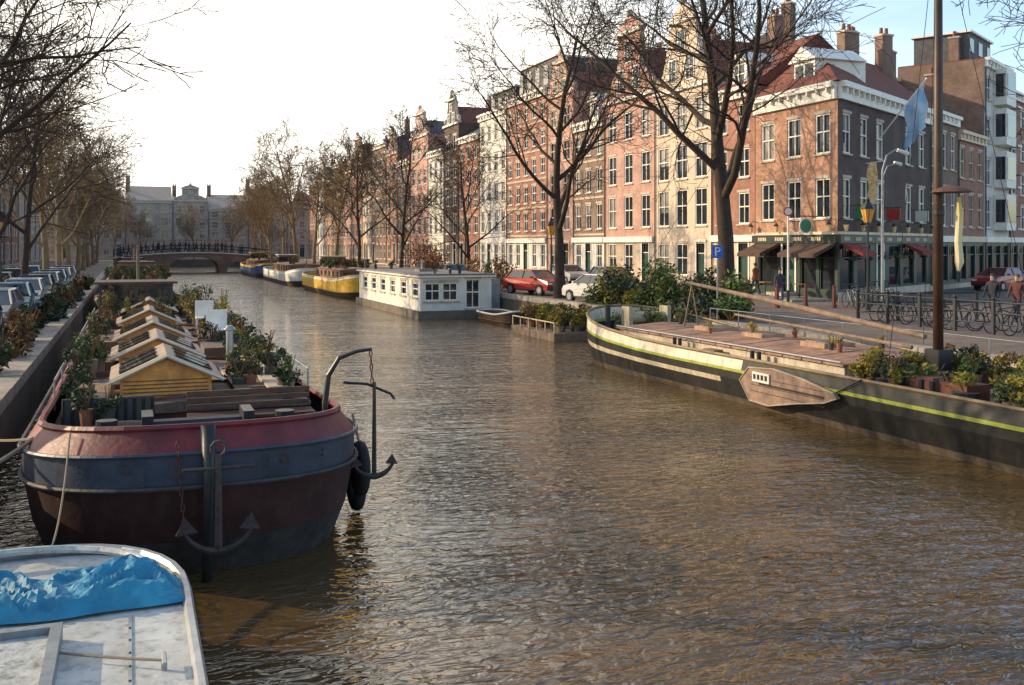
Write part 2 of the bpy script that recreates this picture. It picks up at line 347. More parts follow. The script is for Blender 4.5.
for w,H,t,m in [(8,13,'cornice',br_brn),(7,12,'neck',br_dk),(9,13.5,'cornice',br_red),(8,12,'bell',br_brn),(9,13,'cornice',br_dk),(8,13,'cornice',br_brn),(9,12.5,'neck',br_red),(9,13,'cornice',br_far),(9,13,'cornice',br_brn),(9,12,'cornice',br_far),(9,13,'cornice',br_far),(9,13,'cornice',br_far)]:
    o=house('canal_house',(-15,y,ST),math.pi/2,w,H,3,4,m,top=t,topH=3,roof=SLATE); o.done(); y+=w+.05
# ---------------- corner cafe building
ang=math.atan2(.49,.87)
def corner():
    o=Obj('corner_cafe_building',(34,41.8,ST),0)
    H=11.2
    A=Matrix.Translation((0,7.2,0))@Matrix.Rotation(rzR,4,'Z')
    o.M=A
    wn=[]
    for c in range(3):
        m=1.2+c*2.4
        for z in(4.3,7.7): wn.append((m-.6,m+.6,z,z+2.1,'win'))
    G=[(.3,2.2,.5,2.9,'shop'),(2.6,3.7,.32,2.9,'door'),(4.1,5.5,.5,2.9,'shop'),(5.7,7.0,.5,2.9,'shop')]
    facade(o,7.2,H,wn,br_org,WHITE,3.1); facade(o,7.2,3.1,G,SHOP,WHITE,0,'shopfront')
    LG=mat('wall_lamp',(.8,.55,.25),.3,.1)
    def trimrow(w):
        co=o.P('cornice',WHITE); co.box(.0,w,-.45,-.003,H-.15,H+.15); co.box(.02,w-.02,-.2,-.003,H-.75,H-.15)
        for k in range(int(w/.8)): co.box(.3+k*.8,.42+k*.8,-.4,-.205,H-.42,H-.153)
        o.P('shop_fascia',SHOP).box(.03,w-.03,-.16,-.004,3.0,3.45); o.P('shop_fascia_moulding',CREAM).box(.0,w,-.24,-.004,3.45,3.6)
        for k in range(int(w/1.6)):
            for j in range(5): o.P('fascia_lettering',CREAM).box(.5+k*1.6+j*.16,.6+k*1.6+j*.16,-.172,-.162,3.13,3.32)
        for k in range(int(w/2.4)+1):
            u=min(w-.2,.12+k*2.4)
            o.P('wall_lanterns',LG).tube([(u,-.4,3.62),(u,-.4,3.95)],[.08,.15],6); o.P('wall_lantern_caps',BLACK).tube([(u,-.4,3.95),(u,-.4,4.12)],[.18,.03],6); o.P('wall_lamp_arms',BLACK).tube([(u,0,4.2),(u,-.25,4.3),(u,-.4,4.12)],.02,4)
    trimrow(7.2)
    for a,b in((.2,2.4),(4.0,7.1)):
        o.P('awnings',mat('awning_canvas',(.09,.05,.035),.9,.2)).extr([(a,-.17,2.98),(a,-1.4,2.45),(a,-1.4,2.25),(a,-.17,2.8)],(b-a,0,0))
    o.P('dormers',WHITE).box(2.8,4.6,.6,4,H+.15,H+1.8); o.P('dormers',WHITE).extr([(2.5,.4,H+1.8),(4.9,.4,H+1.8),(3.7,.4,H+2.6)],(0,3.5,0))
    for a in(2.95,3.8): o.P('dormer_glass',GLASS).box(a,a+.65,.57,.597,H+.5,H+1.6)
    o.M=Matrix.Rotation(ang,4,'Z')
    wn=[];G=[]
    for c in range(6):
        m=1.25+c*2.45
        for z in(4.3,7.7): wn.append((m-.55,m+.55,z,z+2.1,'win'))
        if c==2: G.append((m-.5,m+.5,.32,2.9,'door'))
        else: G.append((m-.95,m+.95,.5,2.9,'shop'))
    wn=[q for q in wn if not(abs((q[0]+q[1])/2-(1.25+3*2.45))<.1)]
    facade(o,15,H,wn,br_dk,WHITE,3.1,'side_walls'); facade(o,15,3.1,G,SHOP,WHITE,0,'shopfront')
    trimrow(15)
    o.P('plinth',STONE).box(0,15,-.05,-.004,0,.45)
    for a,b in((.3,2.3),(9.9,12.1)): o.P('side_awnings',mat('awning_red',(.25,.04,.03),.9,.2)).extr([(a,-.17,2.98),(a,-1.2,2.5),(a,-1.2,2.32),(a,-.17,2.8)],(b-a,0,0))
    for k,(u,cn,cc_) in enumerate(((1.8,'sign_green',(.03,.25,.1)),(6.5,'sign_red_panel',(.45,.05,.03)),(11.5,'sign_white_panel',(.7,.68,.6)))):
        o.P(cn,mat(cn,cc_,.4,.1)).box(u,u+.06,-1.0,-.25,4.3,4.95); o.P('sign_arms',BLACK).tube([(u+.03,0,5.0),(u+.03,-1.05,5.0)],.02,4)
    for u in(.8,3.2,5.0,7.6,10,12.4): 
        o.P('hanging_baskets',POTD).ball((u,-.5,2.2),.2,6,.7); o.P('basket_plants',LEAFG).leaves((u,-.5,2.35),.3,.3,.25,120,.05)
    o.M=Matrix.Identity(4)
    P=[Vector(q) for q in((0,7.2,0),(0,0,0),(13.05,7.35,0),(12,12,0),(6,12,0))]
    W=o.P('side_walls',br_dk)
    for a,b in((P[2],P[3]),(P[3],P[4]),(P[4],P[0])): W.quad((a.x,a.y,0),(b.x,b.y,0),(b.x,b.y,H),(a.x,a.y,H))
    rf=o.P('roof',TILE); base=[(-.3,7.2,H+.15),(-.3,-.35,H+.15),(13.2,7.2,H+.15),(12,12,H+.15),(6,12,H+.15),(0,8.5,H+.15)]
    t=[(3.2,6.6,H+3.0),(3.0,5.3,H+3.0),(10.2,8.6,H+3.0),(10,9.6,H+3.0),(6.5,9.5,H+3.0),(4,7.4,H+3.0)]
    n=6
    rf.add(base+t,[tuple(range(n,2*n))]+[(i,(i+1)%n,(i+1)%n+n,i+n) for i in range(n)])
    chimney(o,5.5,6.0,H+3,1.2); chimney(o,10.3,8.3,H+3,1.8)
    o.P('hanging_sign',mat('green_sign',(.03,.2,.08),.4,.1)).cyl((-1.2,1.0,3.9),(-1.2,1.08,3.9),.34,n=20)
    o.P('hanging_sign_rim',WHITE).cyl((-1.2,1.02,3.9),(-1.2,1.06,3.9),.4,n=20)
    o.P('sign_bracket',BLACK).tube([(0,1.04,4.4),(-1.7,1.04,4.4)],.03,5)
    o.M=Matrix.Rotation(ang,4,'Z')@Matrix.Translation((6.0,0,0))
    o.P('flag_pole',WHITE).tube([(0,-.05,8.9),(0,-2.6,12.0)],.045,6)
    fl=o.P('flag',mat('flag_cloth',(.15,.45,.75),.8,.1,.6,c2=(.75,.8,.82)))
    vs=[];fs=[]
    for i in range(11):
        for j in range(9):
            vs.append((.14*math.sin(i*.9+j*.3)+j*.03+i*.05,-2.5+i*.12+.1*math.sin(j*1.1),11.85-i*.12-j*.31))
    for i in range(10):
        for j in range(8): k=i*9+j; fs.append((k,k+1,k+10,k+9))
    fl.add(vs,fs)
    o.done(smooth=('flag',))
corner()
def sh(s,off=0): return (34+.871*s-.4907*off, 41.8+.4907*s+.871*off, ST)
house('shop_house',sh(15.05),ang,6,11.4,3,3,br_brn,top='cornice',topH=2.2,ground='shop',depth=6).done()
house('shop_house',sh(21.1),ang,6.6,10.6,3,3,br_red,top='cornice',topH=2.2,ground='shop',trim=CREAM,depth=6).done()
house('apartment_house',sh(14.5,6.3),ang,13.2,15.5,5,5,br_brn,top='cornice',topH=2.2,chim=2,roof=SLATE,depth=9,trim=CREAM).done()
o=house('white_bay_house',sh(27.8),ang,7,16.5,3,5,PL,top='flat',topH=2.2,ground='shop',depth=6.2)
o.P('party_wall',br_brn).box(-.06,-.01,.02,6.2,0,16.5)
for z in(4.2,7.4,10.6,13.6):
    o.P('bay_windows',WHITE).box(2.6,5.4,-.9,-.01,z-.2,z+2.5)
    o.P('bay_glass',GLASS).box(2.8,5.2,-.93,-.903,z+.4,z+2.1); o.P('bay_side_glass',GLASS).box(2.57,2.598,-.8,-.15,z+.4,z+2.1)
    o.P('balcony',GREY).box(5.6,6.9,-1.0,-.01,z-.15,z); o.P('balcony_rail',BLACK).tube([(5.6,-.02,z+.9),(5.6,-1,z+.9),(6.9,-1,z+.9),(6.9,-.02,z+.9)],.03,4)
o.done()
house('apartment_house',sh(34.9),ang,12,15,4,5,br_red,top='cornice',topH=2.5,ground='shop').done()
# ---------------------------------------------------------------- ground & water
pave=brick('brick_paving',(.22,.155,.11),(.16,.11,.08),(.12,.1,.08),.2,.1,.01,flat=True)
def f(a):
    pr=[(-900,ST),(-2.3,ST),(-2.3,-2),(20.5,-2),(20.5,ST),(900,ST)]
    for (x0,z0),(x1,z1) in zip(pr[:-1],pr[1:]): a.quad((x0,-60,z0),(x1,-60,z1),(x1,206,z1),(x0,206,z0))
    a.quad((-2.3,206,-2),(20.5,206,-2),(20.5,206,ST),(-2.3,206,ST)); a.quad((-900,206,ST),(900,206,ST),(900,1500,ST),(-900,1500,ST))
single('ground',f,pave)
single('water',lambda a:a.quad((-2.29,-60,0),(20.49,-60,0),(20.49,205.9,0),(-2.29,205.9,0)),water_mat())
qb=brick('quay_brick',(.16,.10,.07),(.11,.07,.05),(.12,.11,.09),.24,.08,.01)
for nm,xx in(('quay_wall',-2.3),('quay_wall',20.5)):
    o=Obj(nm,(xx,0,0)); s_=1 if xx<0 else -1
    a,b=sorted((0.002*s_,.06*s_)); o.P('brickwork',qb).box(a,b,-40,157.5,-1,ST-.2)
    a,b=sorted((-.45*s_,.1*s_)); c=o.P('stone_coping',mat('coping_stone',(.33,.28,.22),.85,.3,2,.3,streak=-.5,stc=(.12,.1,.07)))
    for k in range(-20,78): c.box(a,b,k*2+.01,k*2+1.99,ST-.2,ST+.06+R.uniform(-.01,.01))
    o.done()
single('road',lambda a:a.quad((25,-40,ST+.004),(31,-40,ST+.004),(31,205,ST+.004),(25,205,ST+.004)),mat('street_brick',(.15,.105,.085),.85,.3,1.5,.4))
single('pavement',lambda a:a.box(31.3,34,42,205,ST,ST+.12),mat('pavement_slabs',(.27,.25,.22),.85,.2,2,.2))
single('road',lambda a:a.quad((-11,-40,ST+.004),(-7,-40,ST+.004),(-7,205,ST+.004),(-11,205,ST+.004)),MC['street_brick'])
# ---------------------------------------------------------------- far bridge
def bridge():
    o=Obj('canal_bridge',(0,158,0)); F=o.P('arch_walls',br_brn); N=92
    xs=[-2.3+22.8*i/N for i in range(N+1)]
    top=lambda x:2.35+.75*(1-((x-9.1)/11.4)**2)
    def bot(x):
        for c,h,z in((1.9,2.4,1.7),(9.1,3.6,2.35),(16.3,2.4,1.7)):
            if abs(x-c)<h: return max(.0,z*math.sqrt(max(0,1-((x-c)/h)**2))**.5)
        return -.5
    for a,b in zip(xs[:-1],xs[1:]):
        for y in(0,7): F.quad((a,y,bot(a)),(b,y,bot(b)),(b,y,top(b)),(a,y,top(a)))
        F.quad((a,0,bot(a)),(b,0,bot(b)),(b,7,bot(b)),(a,7,bot(a)))
        o.P('deck',ASPH).quad((a,0,top(a)),(b,0,top(b)),(b,7,top(b)),(a,7,top(a)))
    o.P('stone_band',STONE).tube([(x,-.08,top(x)-.1) for x in xs[::4]],.14,4)
    for y in(.15,6.85):
        for hh in(.55,1.05): o.P('railing',BLACK).tube([(x,y,top(x)+hh) for x in xs[::4]],.05,4)
        for x in xs[::4]: o.P('railing_posts',BLACK).box(x-.05,x+.05,y-.05,y+.05,top(x),top(x)+1.1)
    o.done()
bridge()
# ---------------------------------------------------------------- trees
def tree_mesh(seed,H,cnt,rad0,minr,m,spread=1.0,clear=.3,limb=.5):
    r=random.Random(seed); V=[];F=[]
    def tube(pts,rads,n):
        prev=None;k0=len(V)
        for i,p in enumerate(pts):
            d=(pts[min(i+1,len(pts)-1)]-pts[max(i-1,0)]).normalized()
            u=d.orthogonal().normalized() if prev is None else (prev-d*prev.dot(d)).normalized()
            prev=u;w=d.cross(u)
            for k in range(n):
                t=2*math.pi*k/n; V.append(p+(u*math.cos(t)+w*math.sin(t))*rads[i])
        for i in range(len(pts)-1):
            for k in range(n):
                a=k0+i*n+k;b=k0+i*n+(k+1)%n; F.append((a,b,b+n,a+n))
    NS=[9,9,7,5,3];SD=[9,7,5,3,3]
    def grow(p,d,L,rad,lv):
        ns=NS[lv];pts=[p.copy()];rads=[rad*(1.35 if lv==0 else 1)];dirs=[d.copy()]
        wob=[.055,.13,.15,.17,.2][lv]
        for i in range(ns):
            d=(d+Vector((r.gauss(0,wob),r.gauss(0,wob),r.gauss(0,wob*.6)+[.03,.07,.03,.0,-.02][lv]))).normalized()
            p=p+d*(L/ns); f_=(i+1)/ns; pts.append(p.copy()); dirs.append(d.copy())
            rads.append(max(minr,rad*(1-f_*[.75,.8,.85,.8,.6][lv])))
        tube(pts,rads,SD[lv])
        if lv>=len(cnt): return
        n=cnt[lv]
        for k in range(n):
            c0=clear if lv==0 else .18
            f_=min(.99,c0+(1-c0)*((k+r.random()*.8)/n)); x=f_*ns; i=int(x); q=pts[i].lerp(pts[i+1],x-i); dd=dirs[i]
            az=k*2.4+r.uniform(-.5,.5); o1=dd.orthogonal().normalized(); o1=Matrix.Rotation(az,3,dd)@o1
            an=math.radians(r.uniform(38,66) if lv==0 else r.uniform(25,55))*(spread if lv==0 else 1)
            nd_=(dd*math.cos(an)+o1*math.sin(an)).normalized()
            if lv==0: LL=H*limb*(1.08-.6*(f_-clear)/(1-clear))*r.uniform(.8,1.15)
            else: LL=L*r.uniform(.4,.66)*(1.1-.45*f_)
            rr=max(minr,(rads[i]*(1-(x-i))+rads[i+1]*(x-i))*(.66 if lv==0 else .58)*r.uniform(.8,1.05))
            grow(q,nd_,LL,rr,lv+1)
    grow(Vector((0,0,-.1)),Vector((r.gauss(0,.02),r.gauss(0,.02),1)).normalized(),H*.82,rad0,0)
    me=bpy.data.meshes.new('bare_tree'); me.from_pydata(V,[],F); me.materials.append(m); me.update()
    me.polygons.foreach_set('use_smooth',[True]*len(me.polygons)); return me
T1=tree_mesh(5,18,[12,9,8,5],.38,.011,BARK,1.08,.28,.56)
T2=tree_mesh(12,17,[12,8,8,4],.28,.011,BARK,1.0,.25,.5)
T3=tree_mesh(23,16,[11,8,7,3],.22,.016,BARK,.85,.2,.45)
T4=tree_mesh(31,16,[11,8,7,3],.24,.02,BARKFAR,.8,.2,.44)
def tree(me,x,y,rz,s=1,z=ST):
    ob=bpy.data.objects.new('bare_elm_tree',me); sc.collection.objects.link(ob); ob.location=(x,y,z); ob.rotation_euler=(0,0,rz); ob.scale=(s,s,s)
tree(T1,22.2,33.6,3.6,1.0); tree(T2,22.0,50,3.9,1.05); tree(T3,22.2,66,3.1,.7)
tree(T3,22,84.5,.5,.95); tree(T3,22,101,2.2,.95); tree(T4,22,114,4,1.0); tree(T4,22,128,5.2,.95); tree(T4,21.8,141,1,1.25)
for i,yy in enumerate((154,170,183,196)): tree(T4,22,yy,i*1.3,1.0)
tree(T2,29.5,20.5,3.4,1.0)
tree(T2,-4.2,16.5,5.6,.98); tree(T1,-5.2,29,1.1,.7); tree(T2,-5.2,44,5,.72); tree(T3,-5.2,57,.7,.9); tree(T4,-5,70,2.4,.95)
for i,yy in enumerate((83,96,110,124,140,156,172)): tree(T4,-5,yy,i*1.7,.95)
for i,xx in enumerate((-12,-8,-3,2,12,19,27)): tree(T4,xx,209.5,i*2.1,.6+.1*(i%3))
# ---------------------------------------------------------------- hulls
def hull(o,L,W,levels,e0,e1,rise0,rise1,reach=6,n=16,p=.85,deckz=1.0,deckm=None,cap=None):
    loops=[]
    for (z,a,i0,i1,pn,m,rf) in levels:
        aa=W/2*a; lp=[]
        for k in range(n+1):
            t=math.pi*k/n; c,s_=math.cos(t),math.sin(t)
            lp.append((-aa*math.copysign(abs(c)**p,c),-(L/2-e0)-(e0-i0)*abs(s_)**p))
        for k in range(1,10): lp.append((aa,-(L/2-e0)+(L-e0-e1)*k/10))
        for k in range(n+1):
            t=math.pi*k/n; c,s_=math.cos(t),math.sin(t)
            lp.append((aa*math.copysign(abs(c)**p,c),(L/2-e1)+(e1-i1)*abs(s_)**p))
        for k in range(1,10): lp.append((-aa,(L/2-e1)-(L-e0-e1)*k/10))
        out=[]
        for x,y in lp:
            q=max(0,(abs(y)-(L/2-reach))/reach)**2; out.append((x,y,z+q*(rise0 if y<0 else rise1)*rf))
        loops.append(out)
    for i in range(len(loops)-1):
        a=o.P(levels[i][4],levels[i][5]); N=len(loops[0]); vs=loops[i]+loops[i+1]
        a.add(vs,[(j,(j+1)%N,(j+1)%N+N,j+N) for j in range(N)])
    top=loops[-1]
    if deckm: o.P('deck',deckm).quad(*[(x*.985,y*.995,deckz) for x,y,z in top])
    if cap: o.P('gunwale_cap',cap).tube(top,.05,6,closed=True)
    return loops
def plant(o,x,y,z,r,h,m,part,pot=True,n=260,size=.07):
    if pot:
        pm,pn=R.choice([(POT,'plant_pots'),(POTD,'dark_pots'),(POTD,'dark_pots'),(GWOOD,'wooden_tubs')]); k=R.uniform(.7,1.1)
        o.P(pn,pm).tube([(x,y,z),(x,y,z+.26*k),(x,y,z+.3*k)],[r*.4*k,r*.55*k,r*.58*k],10); z+=.24
    for k in range(6):
        a=R.uniform(0,6.3); o.P('plant_stems',LEAFB).tube([(x,y,z),(x+math.cos(a)*r*.3,y+math.sin(a)*r*.3,z+h*.5),(x+math.cos(a)*r*.6,y+math.sin(a)*r*.6,z+h*.95)],[.012,.01,.006],3)
    o.P(part,m).leaves((x,y,z+h*.45),r*1.15,r*1.15,h*.65,n,size)
def rope(o,a,b,sag=.3,r=.02,part='mooring_rope'):
    a,b=Vector(a),Vector(b); pts=[a.lerp(b,t/10)-Vector((0,0,sag*4*(t/10)*(1-t/10))) for t in range(11)]
    o.P(part,mat('rope',(.3,.23,.15),.9,.2,20)).tube(pts,r,5)
def anchor(o,x,y,z,s=1,stock=True,m=None,shank=1.1):
    A=o.P('anchor',m or RUST)
    A.tube([(x,y,z+shank*s),(x,y,z)],[.035*s,.05*s],6)
    pts=[(x+math.sin(t)*.42*s,y,z+.42*s-math.cos(t)*.42*s) for t in [i*.2-1.2 for i in range(13)]]
    A.tube(pts,[.02+.03*(1-abs(i-6)/6) for i in range(13)],6)
    for sg in(-1,1):
        px=x+sg*math.sin(1.2)*.42*s; pz=z+.42*s-math.cos(1.2)*.42*s
        A.extr([(px-sg*.02,y-.02,pz+.14*s),(px-sg*.16*s,y-.02,pz-.03*s),(px+sg*.08*s,y-.02,pz-.06*s)],(0,.05,0))
    if stock: A.tube([(x-.4*s,y,z+.95*s),(x+.4*s,y,z+.95*s)],.022*s,6); A.tube([(x+.09*math.cos(t),y,z+1.18*s+.09*math.sin(t)) for t in [i*.7 for i in range(9)]],.018,5,closed=True)
def chain(o,a,b,r=.035,part='chain'):
    a,b=Vector(a),Vector(b); n=max(2,int((b-a).length/(r*2.6)))
    for i in range(n):
        c=a.lerp(b,(i+.5)/n); h=i%2
        o.P(part,RUST).tube([c+Vector((math.cos(t)*r*(.6 if not h else 0),math.cos(t)*r*(.6 if h else 0),math.sin(t)*r*1.6)) for t in [k*math.pi/3 for k in range(6)]],r*.28,4,closed=True)
# --- left barge
def left_barge():
    o=Obj('dutch_barge',(.9,26.8,0)); L=28
    cg=mat('hull_grey_black',(.04,.034,.032),.6,.45,2.5,.3,streak=.7,stc=(.09,.065,.05)); cbn=mat('hull_oxblood',(.04,.013,.012),.5,.4,2,.25,streak=.6,stc=(.07,.035,.025)); cbl=mat('hull_blue_grey',(.035,.045,.07),.45,.35,2,.2,streak=.7,stc=(.07,.05,.045)); crd=mat('bulwark_red',(.15,.018,.018),.45,.4,2,.3,streak=.6,stc=(.07,.025,.02))
    hull(o,L,4.6,[(-.5,.8,.9,.6,'hull_bottom',cg,0),(0,.88,.55,.4,'hull_bottom',cg,0),(.42,.95,.25,.2,'hull_side',cbn,.3),(1.0,1.0,.05,.1,'hull_strake',cbl,.8),(1.34,1.0,0,0,'bulwark',crd,1),(1.64,.9,.3,.2,'x',crd,1.1)],3.0,2.5,.28,.2,deckz=1.3,deckm=mat('deck_plate',(.09,.06,.055),.6,.3,3,.3,streak=-.6),cap=crd,p=.8)
    for z,a in((1.0,2.33),(1.36,2.33)):
        pts=[]
        for k in range(33):
            t=math.pi*k/32;c=math.cos(t);s=math.sin(t);y=-11-(3.0)*abs(s)**.8; q=max(0,(abs(y)-8)/6)**2*.28*(.8 if z<1.2 else 1)
            pts.append((-a*math.copysign(abs(c)**.8,c),y-.0,z+q))
        o.P('rubbing_strake' if z<1.2 else 'upper_strake',cg if z<1.2 else cbl).tube([(-a,10,z)]+pts+[(a,10,z)],.03,6)
    for x in(-1.5,-.75,.75,1.5):
        yb=-11-3.0*abs(math.sqrt(max(0,1-(abs(x)/2.3)**(2/.8))))**.8
        for k in range(5): o.P('rivets',cbl).ball((x,yb-.0,1.2+k*.07),.014,4)
    o.P('stem_post',BLACK).tube([(0,-13.75,-.3),(0,-13.98,.6),(0,-14.12,1.3),(0,-14.0,1.98)],[.06,.07,.07,.09],8)
    for x,y in((-.95,-13.83),(.95,-13.83),(-1.25,-13.6),(1.7,-13.12),(-1.75,-13.05)):
        o.P('hawse_ring',BLACK).tube([(x,y-.03,1.47),(x,y+.1,1.47)],.06,8)
    anchor(o,.1,-14.28,.5,1.05,m=mat('anchor_dark',(.05,.035,.03),.75,.4,8,.4))
    chain(o,(-.36,-14.02,1.8),(-.28,-14.0,.75))
    D=o.P('anchor_davit',BLACK)
    D.tube([(1.75,-12.3,1.3),(1.75,-12.3,1.9),(1.8,-12.3,2.3),(1.95,-12.33,2.55),(2.2,-12.36,2.64),(2.42,-12.4,2.67)],[.045,.045,.04,.035,.028,.024],8)
    D.tube([(1.75,-12.3,1.25),(1.75,-12.3,1.6)],.09,8)
    D.tube([(2.0,-12.4,2.2),(2.35,-12.4,2.16),(2.7,-12.4,2.0),(2.76,-12.4,1.92)],.022,6)
    chain(o,(2.4,-12.4,2.66),(2.42,-12.42,2.15))
    anchor(o,2.45,-12.42,.8,.75,stock=False,m=BLACK,shank=1.85)
    for y,z in((-11.6,.75),(-11.3,.45)):
        o.P('tyre_fender',RUBBER).tube([(2.42,y+.3*math.cos(t),z+.33*math.sin(t)) for t in [k*math.pi/8 for k in range(16)]],.1,8,closed=True)
    rope(o,(2.3,-11.6,1.6),(2.44,-11.6,1.0),.0)
    B=o.P('bollards',BLACK)
    for x in(-1.2,1.2):
        B.cyl((x,-12.1,1.25),(x,-12.1,1.75),.09); B.cyl((x,-12.1,1.72),(x,-12.1,1.8),.14)
    B.cyl((-.6,-12.0,1.6),(.6,-12.0,1.6),.16); B.box(-.75,-.6,-12.3,-11.7,1.25,1.85); B.box(.6,.75,-12.3,-11.7,1.25,1.85)
    for k in range(5): o.P('coiled_rope',mat('rope',(.3,.23,.15),.9,.2,20)).tube([((.3+.02*k)*math.cos(t)-1.0,(.3+.02*k)*math.sin(t)-11.3,1.36+k*.05) for t in [j*.4 for j in range(16)]],.03,5,closed=True)
    bw=o.P('deck_bench',BWOOD)
    for k in range(4): bw.box(-.1,1.75,-11.5+k*.13,-11.4+k*.13,1.62,1.66)
    for x in(.0,.85,1.65): bw.box(x-.04,x+.04,-11.48,-11.02,1.3,1.62)
    for k in range(3): bw.box(-.1,1.75,-10.94,-10.9,1.7+k*.1,1.77+k*.1)
    o.P('fore_hatch',mat('fore_hatch_paint',(.2,.17,.14),.6,.4,3,.2,streak=-.7,stc=(.1,.04,.03))).box(-1.75,-.35,-11.6+.9,-10.68,1.3,1.5)
    o.P('corrugated_panel',mat('corrugated_dark',(.07,.065,.06),.6,.2)).box(-1.85,-.55,-10.62,-10.55,1.3,1.9)
    for k in range(11): o.P('corrugated_ribs',BLACK).tube([(-1.83+k*.125,-10.65,1.32),(-1.83+k*.125,-10.65,1.89)],.02,4)
    cm=mat('coaming_paint',(.13,.045,.03),.6,.35,3,.2,streak=.5); rm=mat('hatch_roof',(.17,.11,.08),.8,.45,1.2,.3,streak=-.8,stc=(.3,.24,.18))
    o.P('hold_coaming',cm).box(-1.75,1.75,-10.4,12.5,1.2,1.6)
    o.P('hold_roof',rm).extr([(-1.85,-10.5,1.6),(-1.85,-10.5,1.66),(0,-10.5,1.78),(1.85,-10.5,1.66),(1.85,-10.5,1.6)],(0,23.1,0))
    for k in range(12): o.P('roof_battens',cm).box(-1.8,1.8,-10.2+k*1.9,-10.12+k*1.9,1.70,1.79)
    sw=mat('skylight_brown',(.32,.23,.16),.55,.35,3,.2,streak=-.7,stc=(.5,.42,.32))
    for y,x in((-9.8,-.35),(-6.3,-.4),(-2.2,-.4),(2.6,-.4),(8.0,-.3)):
        o.P('skylight_walls',WOOD).extr([(x-.7,y,1.7),(x+.7,y,1.7),(x+.7,y,2.05),(x,y,2.36),(x-.7,y,2.05)],(0,1.7,0))
        for sg in(-1,1):
            o.P('skylight_roofs',sw).extr([(x,y-.12,2.38),(x+sg*.86,y-.12,2.0),(x+sg*.86,y-.12,2.06),(x,y-.12,2.45)],(0,1.95,0))
            for k in range(3): o.P('skylight_roof_panes',GLASS).extr([(x+sg*.15,y+.1+k*.58,2.40),(x+sg*.72,y+.1+k*.58,2.14),(x+sg*.72,y+.1+k*.58,2.15),(x+sg*.15,y+.1+k*.58,2.41)],(0,.4,0))
        o.P('skylight_bargeboards',CREAM).tube([(x-.88,y-.14,2.01),(x,y-.14,2.42),(x+.88,y-.14,2.01)],.03,4)
        for k in range(5): o.P('skylight_slats',BWOOD).box(x-.65,x+.65,y-.012,y-.003,1.77+k*.06,1.785+k*.06)
    o.P('stove_pipe',GREY).tube([(.95,-6.3,1.7),(.95,-6.3,2.5)],.07,8); o.P('stove_pipe',GREY).tube([(.95,-6.3,2.52),(.95,-6.3,2.6)],[.13,.05],8)
    for i,(x,y,w,l,h) in enumerate(((1.15,-9.2,.45,.7,.2),(-1.45,-9.3,.25,.8,.18),(1.1,-3.2,.5,1.1,.35),(-1.45,-5.2,.25,.8,.3),(1.2,.5,.4,1,.3),(-1.45,-.5,.25,1.2,.3))):
        o.P('deck_boxes_wood' if i%2 else 'deck_boxes',GWOOD if i%2 else mat('deck_box_brown',(.16,.1,.07),.7,.3,3,.2,streak=-.5)).box(x-w,x+w,y-l,y+l,1.66,1.72+h*.7)
    o.P('planks',mat('plank_pale',(.45,.36,.25),.8,.3,4)).box(1.2,1.5,-10.3,-5.5,1.86,1.9); o.P('planks',MC['plank_pale']).box(.7,.95,-10.2,-6.8,1.80,1.84)
    F=o.P('garden_chair',WHITE)
    for x,y in((1.1,-1.4),(1.1,3)):
        F.box(x-.25,x+.25,y-.25,y+.25,2.1,2.14); F.box(x-.25,x+.25,y+.22,y+.26,2.14,2.6)
        for a in(-.22,.22):
            for b in(-.22,.22): F.box(x+a-.02,x+a+.02,y+b-.02,y+b+.02,1.7,2.1)
    for i in range(110):
        y=R.uniform(-10.2,12.4); s_=R.choice([-1,1,1])
        x=s_*R.uniform(1.35,1.85) if s_<0 else R.uniform(.75,1.85)
        if y>5 and R.random()<.5: x=R.uniform(-1.6,1.6)
        m,pn=R.choice([(LEAFG,'foliage_green'),(LEAFD,'foliage_dark'),(LEAFD,'foliage_dark'),(LEAFD,'foliage_dark'),(LEAFB,'foliage_brown'),(LEAFY,'foliage_yellow')])
        plant(o,x,y,1.72,R.uniform(.12,.3),R.uniform(.18,.55)*(1.7 if y>2 else 1),m,pn,n=130,size=.042)
    for x,y in((-1.5,-10.9),(-1.2,-11.0),(-1.75,-10.3),(1.5,-10.2)): plant(o,x,y,1.5,.2,.4,LEAFD,'foliage_dark',n=200,size=.04)
    W=o.P('wheelhouse_walls',mat('wheelhouse_dark',(.06,.05,.045),.5,.3)); x0,x1=-1.9,.5
    W.box(x0,x1,10,12.2,1.3,2.2); 
    for x in(x0,x1-.1,(x0+x1)/2-.05):
        for y in(10,12.1): W.box(x,x+.1,y,y+.1,2.2,2.85)
    o.P('wheelhouse_roof',BWOOD).box(x0-.15,x1+.15,9.85,12.35,2.85,2.93); o.P('wheelhouse_glass',GLASS).box(x0+.07,x1-.07,10.03,12.15,2.2,2.85)
    for sg in(-1,1):
        o.P('side_rail',GREY).tube([(sg*2.05,-9+k*2,2.0) for k in range(11)],.015,5)
        for k in range(11): o.P('side_rail',GREY).tube([(sg*2.05,-9+k*2,1.5),(sg*2.05,-9+k*2,2.0)],.015,5)
    rope(o,(-2.1,-12.0,1.6),(-3.6,-15.5,1.5),.15,.03); rope(o,(-2.1,-12.0,1.6),(-3.5,-10,1.5),.1)
    rope(o,(-1.6,-13.2,1.85),(-1.7,-15.3,.98),.3,.012)
    o.done(smooth=('hull_bottom','hull_side','hull_strake','bulwark','tyre_fender','stem_post'))
left_barge()
